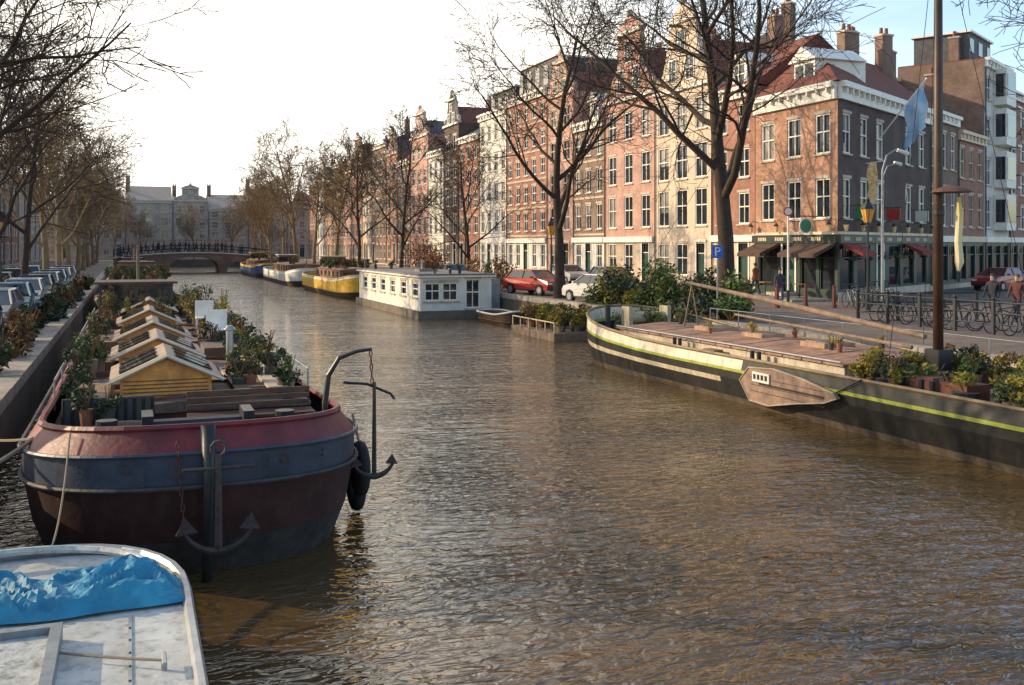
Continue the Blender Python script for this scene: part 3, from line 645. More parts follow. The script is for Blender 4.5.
# --- foreground boat
def fore_boat():
    o=Obj('motor_boat',(-.95,7.65,0)); wm=mat('boat_hull_grey',(.25,.26,.26),.5,.2,3,.2,streak=.5); dm=mat('deck_offwhite',(.5,.5,.46),.5,.25,1.6,.2,detail=8,streak=-.85,stc=(.17,.16,.14))
    hull(o,8.2,3.0,[(-.3,.75,.3,.6,'hull',wm,0),(0,.85,.2,.4,'hull',wm,0),(.5,.97,.05,.15,'hull_top',mat('hull_dark_band',(.06,.07,.08),.4,.2),.5),(.72,1,0,0,'sheer_strake',dm,1),(.88,.97,.05,.05,'x',dm,1)],.9,1.7,.0,.06,reach=3,deckz=.87,deckm=dm,cap=GREY)
    M=o.P('hatch_frame',mat('hatch_grey',(.22,.24,.25),.5,.2,4,streak=-.6,stc=(.1,.09,.08)))
    for a,b,c,d in((-.85,.42,.0,.09),(-.85,.42,1.46,1.55),(-.85,-.76,.09,1.46),(.33,.42,.09,1.46)): M.box(a,b,c,d,.86,1.02)
    o.P('hatch_lid',mat('hatch_lid_worn',(.3,.31,.28),.6,.45,5,.3,detail=9,c2=(.6,.6,.57),streak=-1,stc=(.08,.09,.06))).box(-.755,.325,.095,1.455,.88,.96)
    for x in(-.6,.2): o.P('hinges',BLACK).box(x-.06,x+.06,-.06,.06,.9,1.03)
    for x in(-1.15,.95): o.P('deck_seams',GREY).box(x-.015,x+.015,-3.5,1.9,.872,.882)
    for k in range(24): o.P('deck_screws',BLACK).cyl((-1.15 if k%2 else .95,-1.5+k*.14,.883),(-1.15 if k%2 else .95,-1.5+k*.14,.89),.012,n=6)
    o.P('cleat',GREY).tube([(1.2,.6,.88),(1.2,.6,.95)],.025,6); o.P('cleat',GREY).tube([(1.2,.48,.96),(1.2,.72,.96)],.02,6)
    hp=[(-1.25*math.cos(t)-.1,2.6+1.15*math.sin(t),1.04) for t in [k*math.pi/14 for k in range(15)]]
    o.P('coaming',dm).tube(hp,.04,6)
    tp=mat('blue_tarpaulin',(.01,.14,.25),.6,.35,3,.2,c2=(.03,.27,.40)); N=76; K=34; vs=[];fs=[]
    for j in range(K):
        for i in range(N):
            u=i/(N-1);v=j/(K-1); wx=1.47 if v<.4 else 1.47-.3*((v-.4)/.6)**2
            x=-wx+(wx*2)*u*.995; y=2.05+1.05*v+.1*noise.noise((u*4,0,5))-.05*math.sin(u*3.1)
            e=min(1,min(u,1-u)*12,min(v,1-v)*6)
            w1=noise.noise((x*1.3,y*1.3,9))*1.2
            rid=max(0,1-abs(noise.noise((x*2.4+y*1.5+w1,y*3+w1,3)))*3.2)*.09+max(0,1-abs(noise.noise((x*4-y*5,y*4+x*3,7)))*3.0)*.045
            z=.90+.10*e+.10*e*noise.noise((x*1.6,y*2,1))+rid*e
            vs.append((x+.012*noise.noise((x*20,y*20,4)),y,z))
    for j in range(K-1):
        for i in range(N-1):
            k=j*N+i; fs+=[(k,k+1,k+N+1),(k,k+N+1,k+N)] if (i+j)%2 else [(k,k+1,k+N),(k+1,k+N+1,k+N)]
    o.P('tarpaulin',tp).add(vs,fs)
    rope(o,(-.9,2.0,1.0),(1.2,.6,.95),.05,.012)
    o.done(smooth=('hull','hull_top','sheer_strake'))
fore_boat()
# --- right sailing barge
def right_barge():
    L=28; o=Obj('sailing_barge',(17.4,20.2,0),math.pi)
    blk=mat('hull_black',(.014,.013,.012),.5,.5,2,.2,streak=.35,stc=(.07,.05,.035),spec=.3); ylw=mat('hull_yellow_stripe',(.33,.37,.04),.45,.2,3,streak=.4)
    up=two_paint('hull_upper_two_tone',(.68,.58,.43),(.02,.02,.018),-2.0); wh2=mat('coaming_cream',(.55,.46,.34),.6,.25,3,.1,streak=.5)
    band=two_paint('hull_band_two_tone',(.58,.48,.32),(.014,.014,.013),-3.0)
    hull(o,L,4.9,[(-.5,.85,1.2,1,'hull_bottom',blk,0),(0,.93,.6,.5,'hull_waterband',mat('hull_tidemark',(.09,.065,.04),.8,.5,3,.3,streak=.7,stc=(.03,.03,.02)),0),(.16,.955,.5,.42,'hull_side',blk,.1),(.5,.985,.3,.3,'hull_band',band,.5),(.64,1,.2,.22,'hull_side2',blk,.6),(.84,1.0,.12,.2,'hull_stripe',ylw,.85),(.92,1.0,.1,.15,'hull_upper',up,.9),(1.22,.97,.0,0,'x',up,1.1)],4.2,3.2,.6,.25,reach=8,deckz=.98,deckm=mat('barge_deck',(.16,.11,.08),.7,.3,3,.3,streak=-.5),cap=mat('cap_rail_brown',(.2,.13,.06),.5,.3),p=.9)
    rm=mat('hatch_boards',(.3,.16,.10),.6,.45,1.5,.3,streak=-.7,stc=(.42,.3,.2))
    o.P('hold_coaming',wh2).box(-1.75,1.75,-10.3,1.2,.98,1.35)
    for k in range(15):
        y=-10.4+k*.78
        o.P('hatch_boards',rm).extr([(-1.85,y+.02,1.35),(-1.85,y+.02,1.4),(0,y+.02,1.52+R.uniform(-.01,.02)),(1.85,y+.02,1.4),(1.85,y+.02,1.35)],(0,.73,0))
    for y,w in((-7,.5),(-4.5,.4),(-1.6,.5)):
        o.P('hatch_boxes',mat('hatch_box_paint',(.38,.23,.15),.6,.3,3,streak=-.6)).box(-w,w,y-.5,y+.5,1.45,1.62); o.P('hatch_box_glass',GLASS2).box(-w+.1,w-.1,y-.4,y+.4,1.621,1.635)
    o.P('hold_edge_rail',GREY).tube([(1.85,-10.3,1.44),(1.85,1.2,1.44)],.025,5)
    B=o.P('windlass',mat('windlass_paint',(.35,.3,.2),.5,.3)); B.cyl((-.7,-11.6,1.6),(.7,-11.6,1.6),.2); B.box(-.85,-.7,-11.9,-11.3,1,2.0); B.box(.7,.85,-11.9,-11.3,1,2.0)
    for x in(-1.3,1.3): o.P('bollards',BLACK).cyl((x,-12.1,1.1),(x,-12.1,2.05),.1)
    for x,y in((2.3,-6),(2.3,-2),(2.3,4),(2.3,8)):
        o.P('side_bollards',BLACK).cyl((x-.2,y,1.0),(x-.2,y,1.42),.06); o.P('side_bollards',BLACK).cyl((x-.2,y+.3,1.0),(x-.2,y+.3,1.42),.06)
    ms=mat('varnished_mast',(.06,.028,.016),.5,.4,2)
    MY=2.3
    o.P('mast',ms).tube([(0,MY,.9),(0,MY,6),(0,MY,14.5)],[.12,.11,.08],12); o.P('mast_case',BLACK).box(-.2,.2,MY-.22,MY+.22,.98,1.8)
    o.P('mast_bands',BLACK).cyl((0,MY,4.9),(0,MY,5.0),.14)
    o.P('boom',GWOOD).tube([(0,MY-.4,2.05),(0,-3.2,2.5),(0,-8.8,2.95)],[.06,.08,.05],10)
    o.P('boom_crutch',GWOOD).tube([(-.3,-8.5,1.4),(0,-8.5,2.9),(.3,-8.5,1.4)],.035,6)
    o.P('gaff',GWOOD).tube([(.3,MY-.5,1.8),(.3,-5.5,2.1)],[.05,.035],8)
    st=o.P('rigging',BLACK)
    st.tube([(0,MY,14),(0,-13.6,1.9)],.010,4)
    for x in(-2.3,2.3): st.tube([(0,MY,12),(x,MY+.9,1.2)],.010,4)
    st.tube([(.08,MY,10),(.25,MY-.2,1.9)],.009,4)
    o.P('mast_hood',BWOOD).tube([(-.1,MY+.3,5.4),(-.1,MY+.3,5.47),(-.1,MY+.3,5.58)],[.46,.36,.08],14)
    fl=o.P('furled_pennant',mat('pennant_yellow',(.7,.5,.12),.8,.1,1.5,c2=(.75,.68,.5)))
    fl.tube([(-.30,MY+.3,5.3),(-.33,MY+.3,4.9),(-.27,MY+.32,4.3),(-.33,MY+.3,3.8),(-.3,MY+.3,3.6)],[.04,.09,.08,.10,.03],8)
    lb=[(2.56,-1.3,.25),(2.56,-1.75,.72),(2.56,-1.35,1.08),(2.56,-.3,1.15),(2.56,.8,1.05),(2.56,1.9,.87),(2.56,2.05,.76),(2.56,1.6,.6),(2.56,.5,.42),(2.56,-.5,.22)]
    o.P('leeboard',mat('leeboard_wood',(.27,.17,.12),.6,.35,3,.3,streak=-.7,stc=(.11,.08,.06))).extr(lb,(.09,0,0))
    o.P('leeboard_edge',mat('leeboard_rim',(.4,.31,.22),.6,.2)).tube([(2.66,b,c) for a,b,c in lb],.02,5,closed=True)
    for z in(.5,.66,.85): o.P('leeboard_seams',BLACK).box(2.652,2.656,-1.3,1.6,z,z+.012)
    o.P('leeboard_straps',BLACK).box(2.657,2.675,-.9,1.6,.70,.74); o.P('leeboard_chain',BLACK).tube([(2.5,1.8,.85),(2.45,2.6,1.25)],.02,4); o.P('name_plate',WHITE).box(2.658,2.69,-1.15,-.45,.76,1.0)
    for k in range(4): o.P('name_plate_letters',BLACK).box(2.692,2.697,-1.1+k*.16,-1.0+k*.16,.82,.95)
    o.P('stern_cabin',wh2).box(-1.4,1.4,8.0,11.0,1,1.9); o.P('stern_cabin_roof',rm).box(-1.55,1.55,7.9,11.1,1.9,2.0)
    for i in range(84):
        x=R.uniform(-2.0,2.1); y=R.uniform(1.4,7.4)
        if abs(x)<.35 and abs(y-MY)<.4: continue
        m,pn=R.choice([(LEAFY,'foliage_yellow'),(LEAFY,'foliage_yellow'),(LEAFG,'foliage_green'),(LEAFD,'foliage_dark'),(LEAFB,'foliage_brown')])
        plant(o,x,y,1.0,R.uniform(.2,.5),R.uniform(.2,.6),m,pn,n=230,size=.05)
    for y,x in((3.3,1.5),(4.4,1.7),(5.6,1.5)): o.P('crates',mat('crate_redbrown',(.17,.06,.035),.7,.3,4)).box(x-.3,x+.3,y,y+.7,1.0,1.42)
    for i in range(22):
        plant(o,R.uniform(-1.8,.9),R.uniform(-13,-11),1.0,.35,.6,LEAFG,'foliage_green',n=200,size=.05)
    for i in range(8): plant(o,R.uniform(-1,1),R.uniform(-9.5,0),1.42,.15,.25,LEAFY,'foliage_yellow',n=80,size=.03)
    for k in range(12):
        y=-11+k*1.8; o.P('stanchions',GREY).tube([(-2.3,y,1.2),(-2.3,y,1.9)],.02,5)
    o.P('stanchions',GREY).tube([(-2.3,-11,1.9),(-2.3,8.8,1.9)],.015,4)
    for k in range(7):
        y=R.uniform(-9,1); o.P('deck_clutter',GWOOD).box(1.9,2.2,y,y+R.uniform(.3,.8),1.0,1.0+R.uniform(.1,.3))
    rope(o,(-2.2,-11.5,1.7),(-3.9,-13.5,1.5),.1)
    o.done(smooth=('hull_bottom','hull_waterband','hull_side','hull_side2','hull_band','hull_stripe','hull_upper','mast'))
right_barge()
# --- white houseboat and others on right bank
def houseboat():
    o=Obj('houseboat',(17.5,62.5,0)); w=mat('houseboat_white',(.75,.7,.6),.6,.15,1.2,.1,streak=.3,stc=(.45,.36,.26))
    o.P('pontoon',mat('concrete_pontoon',(.16,.13,.10),.9,.3,2,.3)).box(-2.35,2.35,-8.3,8.3,-.4,.45)
    wins=[(1.2+k*2.6,2.5+k*2.6,.75,1.6,'plain') for k in range(6)]
    o.M=Matrix.Translation((-2.15,8,.45))@Matrix.Rotation(-math.pi/2,4,'Z'); facade(o,16,2.0,wins,w,WHITE)
    o.M=Matrix.Translation((2.15,-8,.45))@Matrix.Rotation(math.pi/2,4,'Z'); facade(o,16,2.0,wins,w,WHITE)
    o.M=Matrix.Translation((-2.15,-8,.45)); facade(o,4.3,2.0,[(.25,1.2,.55,1.6,'win'),(1.3,2.25,.55,1.6,'win'),(2.7,3.6,.1,1.8,'win')],w,WHITE)
    o.M=Matrix.Identity(4); o.P('walls',w).quad((-2.15,8,.45),(2.15,8,.45),(2.15,8,2.45),(-2.15,8,2.45))
    o.P('roof',mat('roof_felt',(.2,.18,.16),.9,.2)).box(-2.3,2.3,-8.2,8.2,2.45,2.55); o.P('roof_edge',WHITE).box(-2.34,2.34,-8.24,8.24,2.36,2.448)
    o.P('stove_pipe',GREY).cyl((.8,2,2.5),(.8,2,3.2),.08); o.P('roof_lights',GLASS2).box(-.8,.4,-3,-2,2.55,2.72)
    for i in range(8): plant(o,R.uniform(-2,2),R.uniform(-8.0,-7.8)+R.choice([0,13]),2.55,.2,.35,LEAFD,'roof_plants',n=80,size=.05)
    o.P('side_shed',mat('shed_grey',(.3,.34,.36),.8,.2)).box(2.36,2.85,-7.5,-4,.2,2.2)
    o.done()
houseboat()
def moored(y,L,W,cols,cabin,x=17.6,h=1.0,name='moored_barge',rz=0,plants=10,low=False):
    o=Obj(name,(x,y,0),rz); a,b,c=cols
    hull(o,L,W,[(-.4,.82,.8,.6,'hull_bottom',b,0),(0,.9,.5,.4,'hull_bottom',b,0),(.4,.98,.15,.15,'hull_side',a,.3),(h-.2,1,.0,0,'hull_strake',c,1),(h,.97,.05,.05,'x',c,1)],3,2.5,.5,.3,deckz=h-.15,deckm=GWOOD,cap=c)
    W2=W/2-.5; y0,y1=cabin
    A=o.P('cabin_walls',mat('cabin_'+c.name,(.26,.12,.06),.6,.3)); A.box(-W2,W2,y0,y1,h-.15,h+.75)
    o.P('cabin_roof',mat('cabin_roof_brown',(.24,.15,.1),.7,.35,2,streak=-.6,stc=(.4,.32,.24))).extr([(-W2-.1,y0-.15,h+.75),(0,y0-.15,h+.95),(W2+.1,y0-.15,h+.75)],(0,y1-y0+.3,0))
    for k in range(int((y1-y0)/1.8)):
        for sg in(-1,1): xx=sg*(W2+.012); o.P('portholes',GLASS).box(min(xx,xx-sg*.01),max(xx,xx-sg*.01),y0+.5+k*1.8,y0+1.3+k*1.8,h+.15,h+.6)
    o.P('end_windows',GLASS).box(-W2+.3,W2-.3,y0-.02,y0-.004,h+.15,h+.6)
    if y1+2.2<L/2-.5 and not low:
        A.box(-1,1,y1+.3,y1+2.2,h-.15,h+1.7)
        o.P('wheelhouse_glass',GLASS).box(-1.02,1.02,y1+.27,y1+2.23,h+.9,h+1.5); o.P('wheelhouse_roof',c).box(-1.15,1.15,y1+.15,y1+2.35,h+1.7,h+1.8)
    o.P('mast_pole',GWOOD).cyl((0,y0-1.2,h),(0,y0-1.2,h+3),.06)
    for i in range(plants):
        m,pn=R.choice([(LEAFG,'foliage'),(LEAFD,'foliage_dark'),(LEAFB,'foliage_brown')])
        plant(o,R.uniform(-W2*.9,W2*.9),R.uniform(y0,y1),h+.8,.35,.6,m,pn,n=110,size=.08)
    o.done(smooth=('hull_bottom','hull_side','hull_strake'))
c1=mat('hull_cream',(.62,.5,.3),.5,.15,2,streak=.4,stc=(.3,.2,.1)); c2=mat('hull_deep_brown',(.09,.05,.035),.6,.3); c3=mat('hull_white',(.68,.64,.56),.5,.1); c4=mat('hull_blue',(.05,.09,.2),.5,.2); c5=mat('hull_green',(.04,.1,.07),.5,.2); c6=mat('hull_yellow',(.65,.38,.04),.5,.2)
moored(87,22,4.6,(c6,c2,c1),(-7,4),plants=24,h=1.4); moored(114,24,4.6,(c3,c2,c3),(-7,5),x=17.4,h=1.3,plants=6); moored(141,22,4.4,(c4,c2,c6),(-7,5),x=17.2,h=1.4)
moored(64,20,4.4,(c5,c2,c2),(-7,6.5),x=.4,h=1.3,plants=34); moored(88,22,4.4,(c2,c2,c2),(-8,6),x=.3,plants=14); moored(113,20,4.4,(c4,c2,c4),(-7,5),x=.2); moored(136,20,4.4,(c2,c2,c2),(-7,5),x=.2)
moored(47.5,9,3.6,(c2,c2,c2),(-3,2),x=.3,plants=30,low=True)
def dinghy():
    o=Obj('rowing_boat',(18.9,50.6,0)); hull(o,5,1.7,[(-.15,.6,.5,.3,'hull',c2,0),(0,.75,.3,.2,'hull',c2,0),(.5,1,0,0,'x',c2,1)],1.8,.8,.25,.05,reach=2,deckz=.15,deckm=GWOOD,cap=c3)
    for y in(-1,.2,1.3): o.P('thwarts',GWOOD).box(-.75,.75,y,y+.25,.36,.4)
    o.done(smooth=('hull',))
dinghy()
def raft():
    o=Obj('planted_raft',(18.6,42.3,0)); o.P('raft_deck',GWOOD).box(-1.4,1.4,-2.6,2.6,-.1,.35); o.P('raft_rail',c1).tube([(-1.35,-2.5,.8),(-1.35,2.5,.8)],.03,5)
    for k in range(6): o.P('raft_rail',c1).tube([(-1.35,-2.5+k,.35),(-1.35,-2.5+k,.8)],.03,5)
    for i in range(46): plant(o,R.uniform(-1.1,1.2),R.uniform(-2.3,2.3),.35,.36,.8,*R.choice([(LEAFB,'foliage_brown'),(LEAFY,'foliage_yellow'),(LEAFY,'foliage_yellow'),(LEAFG,'foliage_green')]),n=160,size=.07)
    o.done()
raft()
def shrub(x,y,r,h,m,n=900,name='quay_shrub'):
    o=Obj(name,(x,y,ST)); 
    for k in range(9):
        a=R.uniform(0,6.3); o.P('stems',LEAFB).tube([(0,0,0),(math.cos(a)*r*.35,math.sin(a)*r*.35,h*.5),(math.cos(a)*r*.7,math.sin(a)*r*.7,h*.9)],[.03,.02,.01],4)
    o.P('foliage',m).leaves((0,0,h*.5),r*1.1,r*1.1,h*.6,n,.10); o.done()
for i in range(15): shrub(21.5+R.uniform(-.5,.6),32.2+i*.85+R.uniform(-.2,.2),R.uniform(.5,1.05),R.uniform(.9,2.2),R.choice([LEAFG,LEAFG,LEAFG,LEAFD,LEAFY]),750)
for i in range(3): shrub(21.7,57+i*3,.8,2.0,LEAFB,500)
shrub(22.2,79,1.6,3.6,mat('foliage_russet',(.16,.06,.03),.8,.4,2,c2=(.34,.15,.06)),1600); shrub(22.2,74.5,1.3,2.8,MC['foliage_russet'],1200)
for i in range(34): shrub(-2.75+R.uniform(-.4,.15),14+i*1.9+R.uniform(-1,1),R.uniform(.25,.55),R.uniform(.3,1.3),R.choice([LEAFG,LEAFD,LEAFB,LEAFD]),240,'quay_plant')
# ---------------------------------------------------------------- cars
def car(name,loc,rz,c,hatch=True):
    o=Obj(name,loc,rz); m=mat('car_paint_%.2f_%.2f_%.2f'%c,c,.25,.05,1,spec=.6); 
    side=[(-2.05,.35),(-2.08,.62),(-2.0,.82),(-1.1,.98),(1.5,1.0),(1.95,.92),(2.02,.6),(2.0,.35),(1.72,.3),(1.62,.55),(1.3,.66),(.98,.55),(.9,.3),(-.95,.3),(-1.03,.55),(-1.35,.66),(-1.67,.55),(-1.75,.3)]
    W=.84; body=o.P('body',m); n=len(side)
    vs=[(x,y*(W if z<.75 else W-.05),z) for y in(-1,1) for x,z in side]
    body.add(vs,[tuple(range(n)),tuple(range(n,2*n))[::-1]]+[(i,(i+1)%n,(i+1)%n+n,i+n) for i in range(n)])
    def fr(x0,x1,x2,x3,z0,z1,w0,w1,a): a.add([(x0,-w0,z0),(x3,-w0,z0),(x3,w0,z0),(x0,w0,z0),(x1,-w1,z1),(x2,-w1,z1),(x2,w1,z1),(x1,w1,z1)],[(4,5,6,7),(0,1,5,4),(1,2,6,5),(2,3,7,6),(3,0,4,7)])
    xr=1.55 if hatch else 1.2
    fr(-1.1,-.35,xr-.1,xr+.3,.985,1.40,.78,.62,o.P('windows',GLASS)); fr(-.37,-.3,xr-.15,xr-.08,1.40,1.45,.63,.58,body)
    for s in(-1,1): body.tube([(.25,s*.79,.98),(.25,s*.635,1.41)],.035,4)
    for s in(-1,1):
        body.tube([(-1.08,s*.79,.98),(-.36,s*.63,1.42)],.035,4); body.tube([(xr+.28,s*.79,.98),(xr-.1,s*.63,1.42)],.05,4)
        o.P('mirrors',m).box(-.85,-.7,s*.95-.08,s*.95+.08,.98,1.1)
        o.P('door_seams',BLACK).box(.24,.255,min(s*.84,s*.843),max(s*.84,s*.843),.4,.74); o.P('sills',BLACK).box(-.95,.9,min(s*.8,s*.845),max(s*.8,s*.845),.27,.34)
        for x in(-1.35,1.3):
            o.P('tyres',RUBBER).cyl((x,s*.66,.31),(x,s*.86,.31),.31,n=18); o.P('wheel_hubs',GREY).cyl((x,s*.865,.31),(x,s*.875,.31),.19,n=12)
        o.P('headlights',WHITE).box(-2.07,-1.98,s*.62-.16,s*.62+.16,.6,.75); o.P('tail_lights',mat('tail_light_red',(.5,.01,.01),.3,.1)).box(1.95,2.03,s*.68-.12,s*.68+.1,.62,.85)
    o.P('number_plate',mat('plate_yellow',(.7,.5,.03),.5,.1)).box(2.015,2.03,-.25,.25,.45,.57); o.P('bumpers',BLACK).box(-2.14,-2.0,-.78,.78,.33,.5); o.P('bumpers',BLACK).box(1.98,2.1,-.78,.78,.33,.44)
    o.done()
q=math.pi/2
car('parked_car',(21.9,45.0,ST),-q+.15,(.55,.53,.48)); car('parked_car',(22.2,54,ST),q+.3,(.4,.035,.025)); car('parked_car',(52,48.3,ST),.3,(.35,.03,.03)); car('parked_car',(23,72,ST),q,(.2,.22,.25)); car('parked_car',(23,79,ST),q,(.05,.06,.08))
cc=[(.04,.05,.06),(.2,.21,.22),(.03,.12,.16),(.3,.31,.31),(.03,.03,.035),(.12,.13,.14),(.03,.09,.14),(.2,.2,.2),(.03,.035,.05)]
for i,c in enumerate(cc): car('parked_car',(-4.3,31+i*5.6,ST),q+R.uniform(-.05,.05),c)
for i in range(3): car('parked_car',(-6.6,60+i*9,ST),-q,R.choice(cc))
car('parked_car',(30.2,60,ST),q,(.1,.12,.15)); car('parked_car',(30.2,67,ST),q,(.4,.4,.38))
# ---------------------------------------------------------------- street furniture
def lamp(loc,h=4.2,name='street_lamp'):
    o=Obj(name,loc); P=o.P('post',BLACK); P.tube([(0,0,0),(0,0,.5),(0,0,.55),(0,0,1.2),(0,0,h-.7)],[.13,.12,.08,.06,.045],10); P.tube([(-.35,0,h-.9),(.35,0,h-.9)],.02,5)
    o.P('lantern_glass',mat('lantern_amber',(.85,.42,.08),.3,.1)).tube([(0,0,h-.7),(0,0,h-.1)],[.16,.31],6); o.P('lantern_cap',BLACK).tube([(0,0,h-.1),(0,0,h+.05),(0,0,h+.25),(0,0,h+.3),(0,0,h+.45)],[.36,.26,.08,.1,.02],6)
    for k in range(6):
        t=k*math.pi/3; P.tube([(.16*math.cos(t),.16*math.sin(t),h-.7),(.32*math.cos(t),.32*math.sin(t),h-.1)],.014,4)
    o.done()
lamp((30.6,35.6,ST),4.6); lamp((24.5,57,ST)); lamp((24.5,74,ST)); lamp((24.5,92,ST)); lamp((-6.3,38,ST)); lamp((-6.3,58,ST))
def archlamp(loc):
    o=Obj('tall_street_light',loc); 
    o.P('post',GREY).tube([(0,0,0),(0,0,4),(0,0,6.4),(.25,0,7.1),(.8,0,7.4),(1.3,0,7.3)],[.08,.06,.045,.04,.035,.03],8); o.P('post',GREY).tube([(0,0,6.0),(.3,0,6.6),(.9,0,6.75)],.03,6)
    o.P('lamp_head',WHITE).tube([(.9,0,7.38),(1.5,0,7.22)],[.08,.12],8); o.P('lamp_head',WHITE).tube([(.7,0,6.8),(1.1,0,6.7)],[.06,.1],8)
    bn=o.P('banner',mat('banner_cloth',(.5,.2,.04),.8,.3,4,c2=(.75,.6,.3))); vs=[];fs=[]
    for i in range(9):
        vs+=[(-.3,.05*math.sin(i),4.9+i*.24),(-.85,.08*math.sin(i*1.3),4.75+i*.24)]
    for i in range(8): fs.append((2*i,2*i+1,2*i+3,2*i+2))
    bn.add(vs,fs); o.P('banner_arms',GREY).tube([(0,0,6.82),(-.9,0,6.7)],.02,5); o.P('banner_arms',GREY).tube([(0,0,4.9),(-.9,0,4.75)],.02,5)
    o.done()
archlamp((32.9,37.3,ST))
def sign(loc,rz,h=2.6,name='parking_sign'):
    o=Obj(name,loc,rz); o.P('post',GREY).cyl((0,0,0),(0,0,h),.03,n=8); o.P('panel',mat('sign_blue',(.02,.12,.5),.4,.1)).box(-.2,.2,-.06,-.037,h-.5,h)
    p=o.P('letter_p',WHITE); p.box(-.1,-.05,-.066,-.062,h-.42,h-.08); p.tube([(-.05,-.064,h-.1),(.06,-.064,h-.12),(.09,-.064,h-.18),(.06,-.064,h-.24),(-.05,-.064,h-.26)],.02,4); o.done()
sign((20.9,32.6,ST),-.4,2.9)
def pole(loc,h,name='sign_pole'):
    o=Obj(name,loc,-.6); o.P('post',WHITE).cyl((0,0,0),(0,0,h),.045,n=8); o.P('base',BLACK).cyl((0,0,0),(0,0,.8),.07,n=8); o.P('round_sign',mat('sign_red',(.5,.03,.02),.4,.1)).cyl((0,-.05,h-.25),(0,-.08,h-.25),.22,n=16); o.P('sign_face',WHITE).cyl((0,-.081,h-.25),(0,-.09,h-.25),.16,n=16); o.done()
pole((28.5,38.5,ST),4.7)
def railing():
    o=Obj('iron_railing',(26,0,ST)); P=o.P('posts',BLACK)
    for k in range(9): y=18+k*1.6; P.box(-.05,.05,y-.05,y+.05,0,1.12); P.ball((0,y,1.17),.08,6)
    for z in(.35,.7,1.05): o.P('rails',BLACK).tube([(0,18,z),(0,30.8,z)],.028,6)
    o.M=Matrix.Translation((0,30.8,0))@Matrix.Rotation(math.radians(-105),4,'Z')
    P=o.P('posts',BLACK)
    for k in range(4): P.box(-.05,.05,k*1.6-.05,k*1.6+.05,0,1.12)
    for z in(.35,.7,1.05): o.P('rails',BLACK).tube([(0,0,z),(0,4.8,z)],.028,6)
    o.done()
railing()
def bollard(x,y):
    o=Obj('iron_bollard',(x,y,ST)); o.P('post',mat('bollard_brown',(.14,.03,.02),.5,.2)).tube([(0,0,0),(0,0,.15),(0,0,.16),(0,0,.95),(0,0,1.0),(0,0,1.05)],[.13,.13,.1,.075,.09,.03],8); o.done()
for k in range(10): bollard(31.1,43+k*2.6)
for k in range(6): bollard(24.3+k*1.2,40-k*.5)
def bike(loc,rz,first=[None]):
    if first[0]: clone(first[0],'bicycle',loc,rz); return
    o=Obj('bicycle',loc,rz); T=o.P('tyres',RUBBER); F=o.P('frame',mat('bike_frame',(.03,.03,.035),.4,.2))
    for x in(-.52,.52):
        T.tube([(x+.34*math.cos(t),0,.35+.34*math.sin(t)) for t in [k*math.pi/9 for k in range(18)]],.02,5,closed=True)
        for k in range(6): t=k*math.pi/6; o.P('spokes',GREY).tube([(x+.33*math.cos(t),0,.35+.33*math.sin(t)),(x-.33*math.cos(t),0,.35-.33*math.sin(t))],.004,3)
    for a,b in(((-.52,.35),(-.15,.85)),((-.52,.35),(0,.3)),((0,.3),(-.18,.95)),((0,.3),(.38,.8)),((-.15,.8),(.38,.85)),((.52,.35),(.36,1.05))): F.tube([(a[0],0,a[1]),(b[0],0,b[1])],.02,6)
    F.tube([(.3,-.28,1.05),(.38,-.1,1.08),(.38,.1,1.08),(.3,.28,1.05)],.015,5); o.P('saddle',RUBBER).extr([(-.32,-.08,.95),(-.02,-.02,.97),(-.02,.02,.97),(-.32,.08,.95)],(0,0,.05)); o.P('crank',GREY).tube([(0,-.1,.18),(0,-.1,.3),(0,.1,.3),(0,.1,.42)],.012,4)
    o.done(); first[0]=o
for k in range(12): bike((26.6+R.uniform(0,.5),21.5+k*.8,ST),R.uniform(-.3,.3))
for k in range(9): bike((21.3+R.uniform(0,.3),58.5+k*.9,ST),R.uniform(-.3,.3)+.4)
for k in range(8): bike((31+k*.7,37.2+k*.45,ST),1.2+R.uniform(-.2,.2))
for k in range(8): bike((33.2,50+k*1.5,ST+.12),1.5+R.uniform(-.1,.1))
for k in range(4):
    o=Obj('cafe_table',(32.7,43.2+k*1.5,ST+.12)); o.P('top',WOOD).cyl((0,0,.72),(0,0,.75),.35,n=14); o.P('leg',BLACK).cyl((0,0,0),(0,0,.72),.03); o.P('foot',BLACK).cyl((0,0,0),(0,0,.03),.22); o.done()
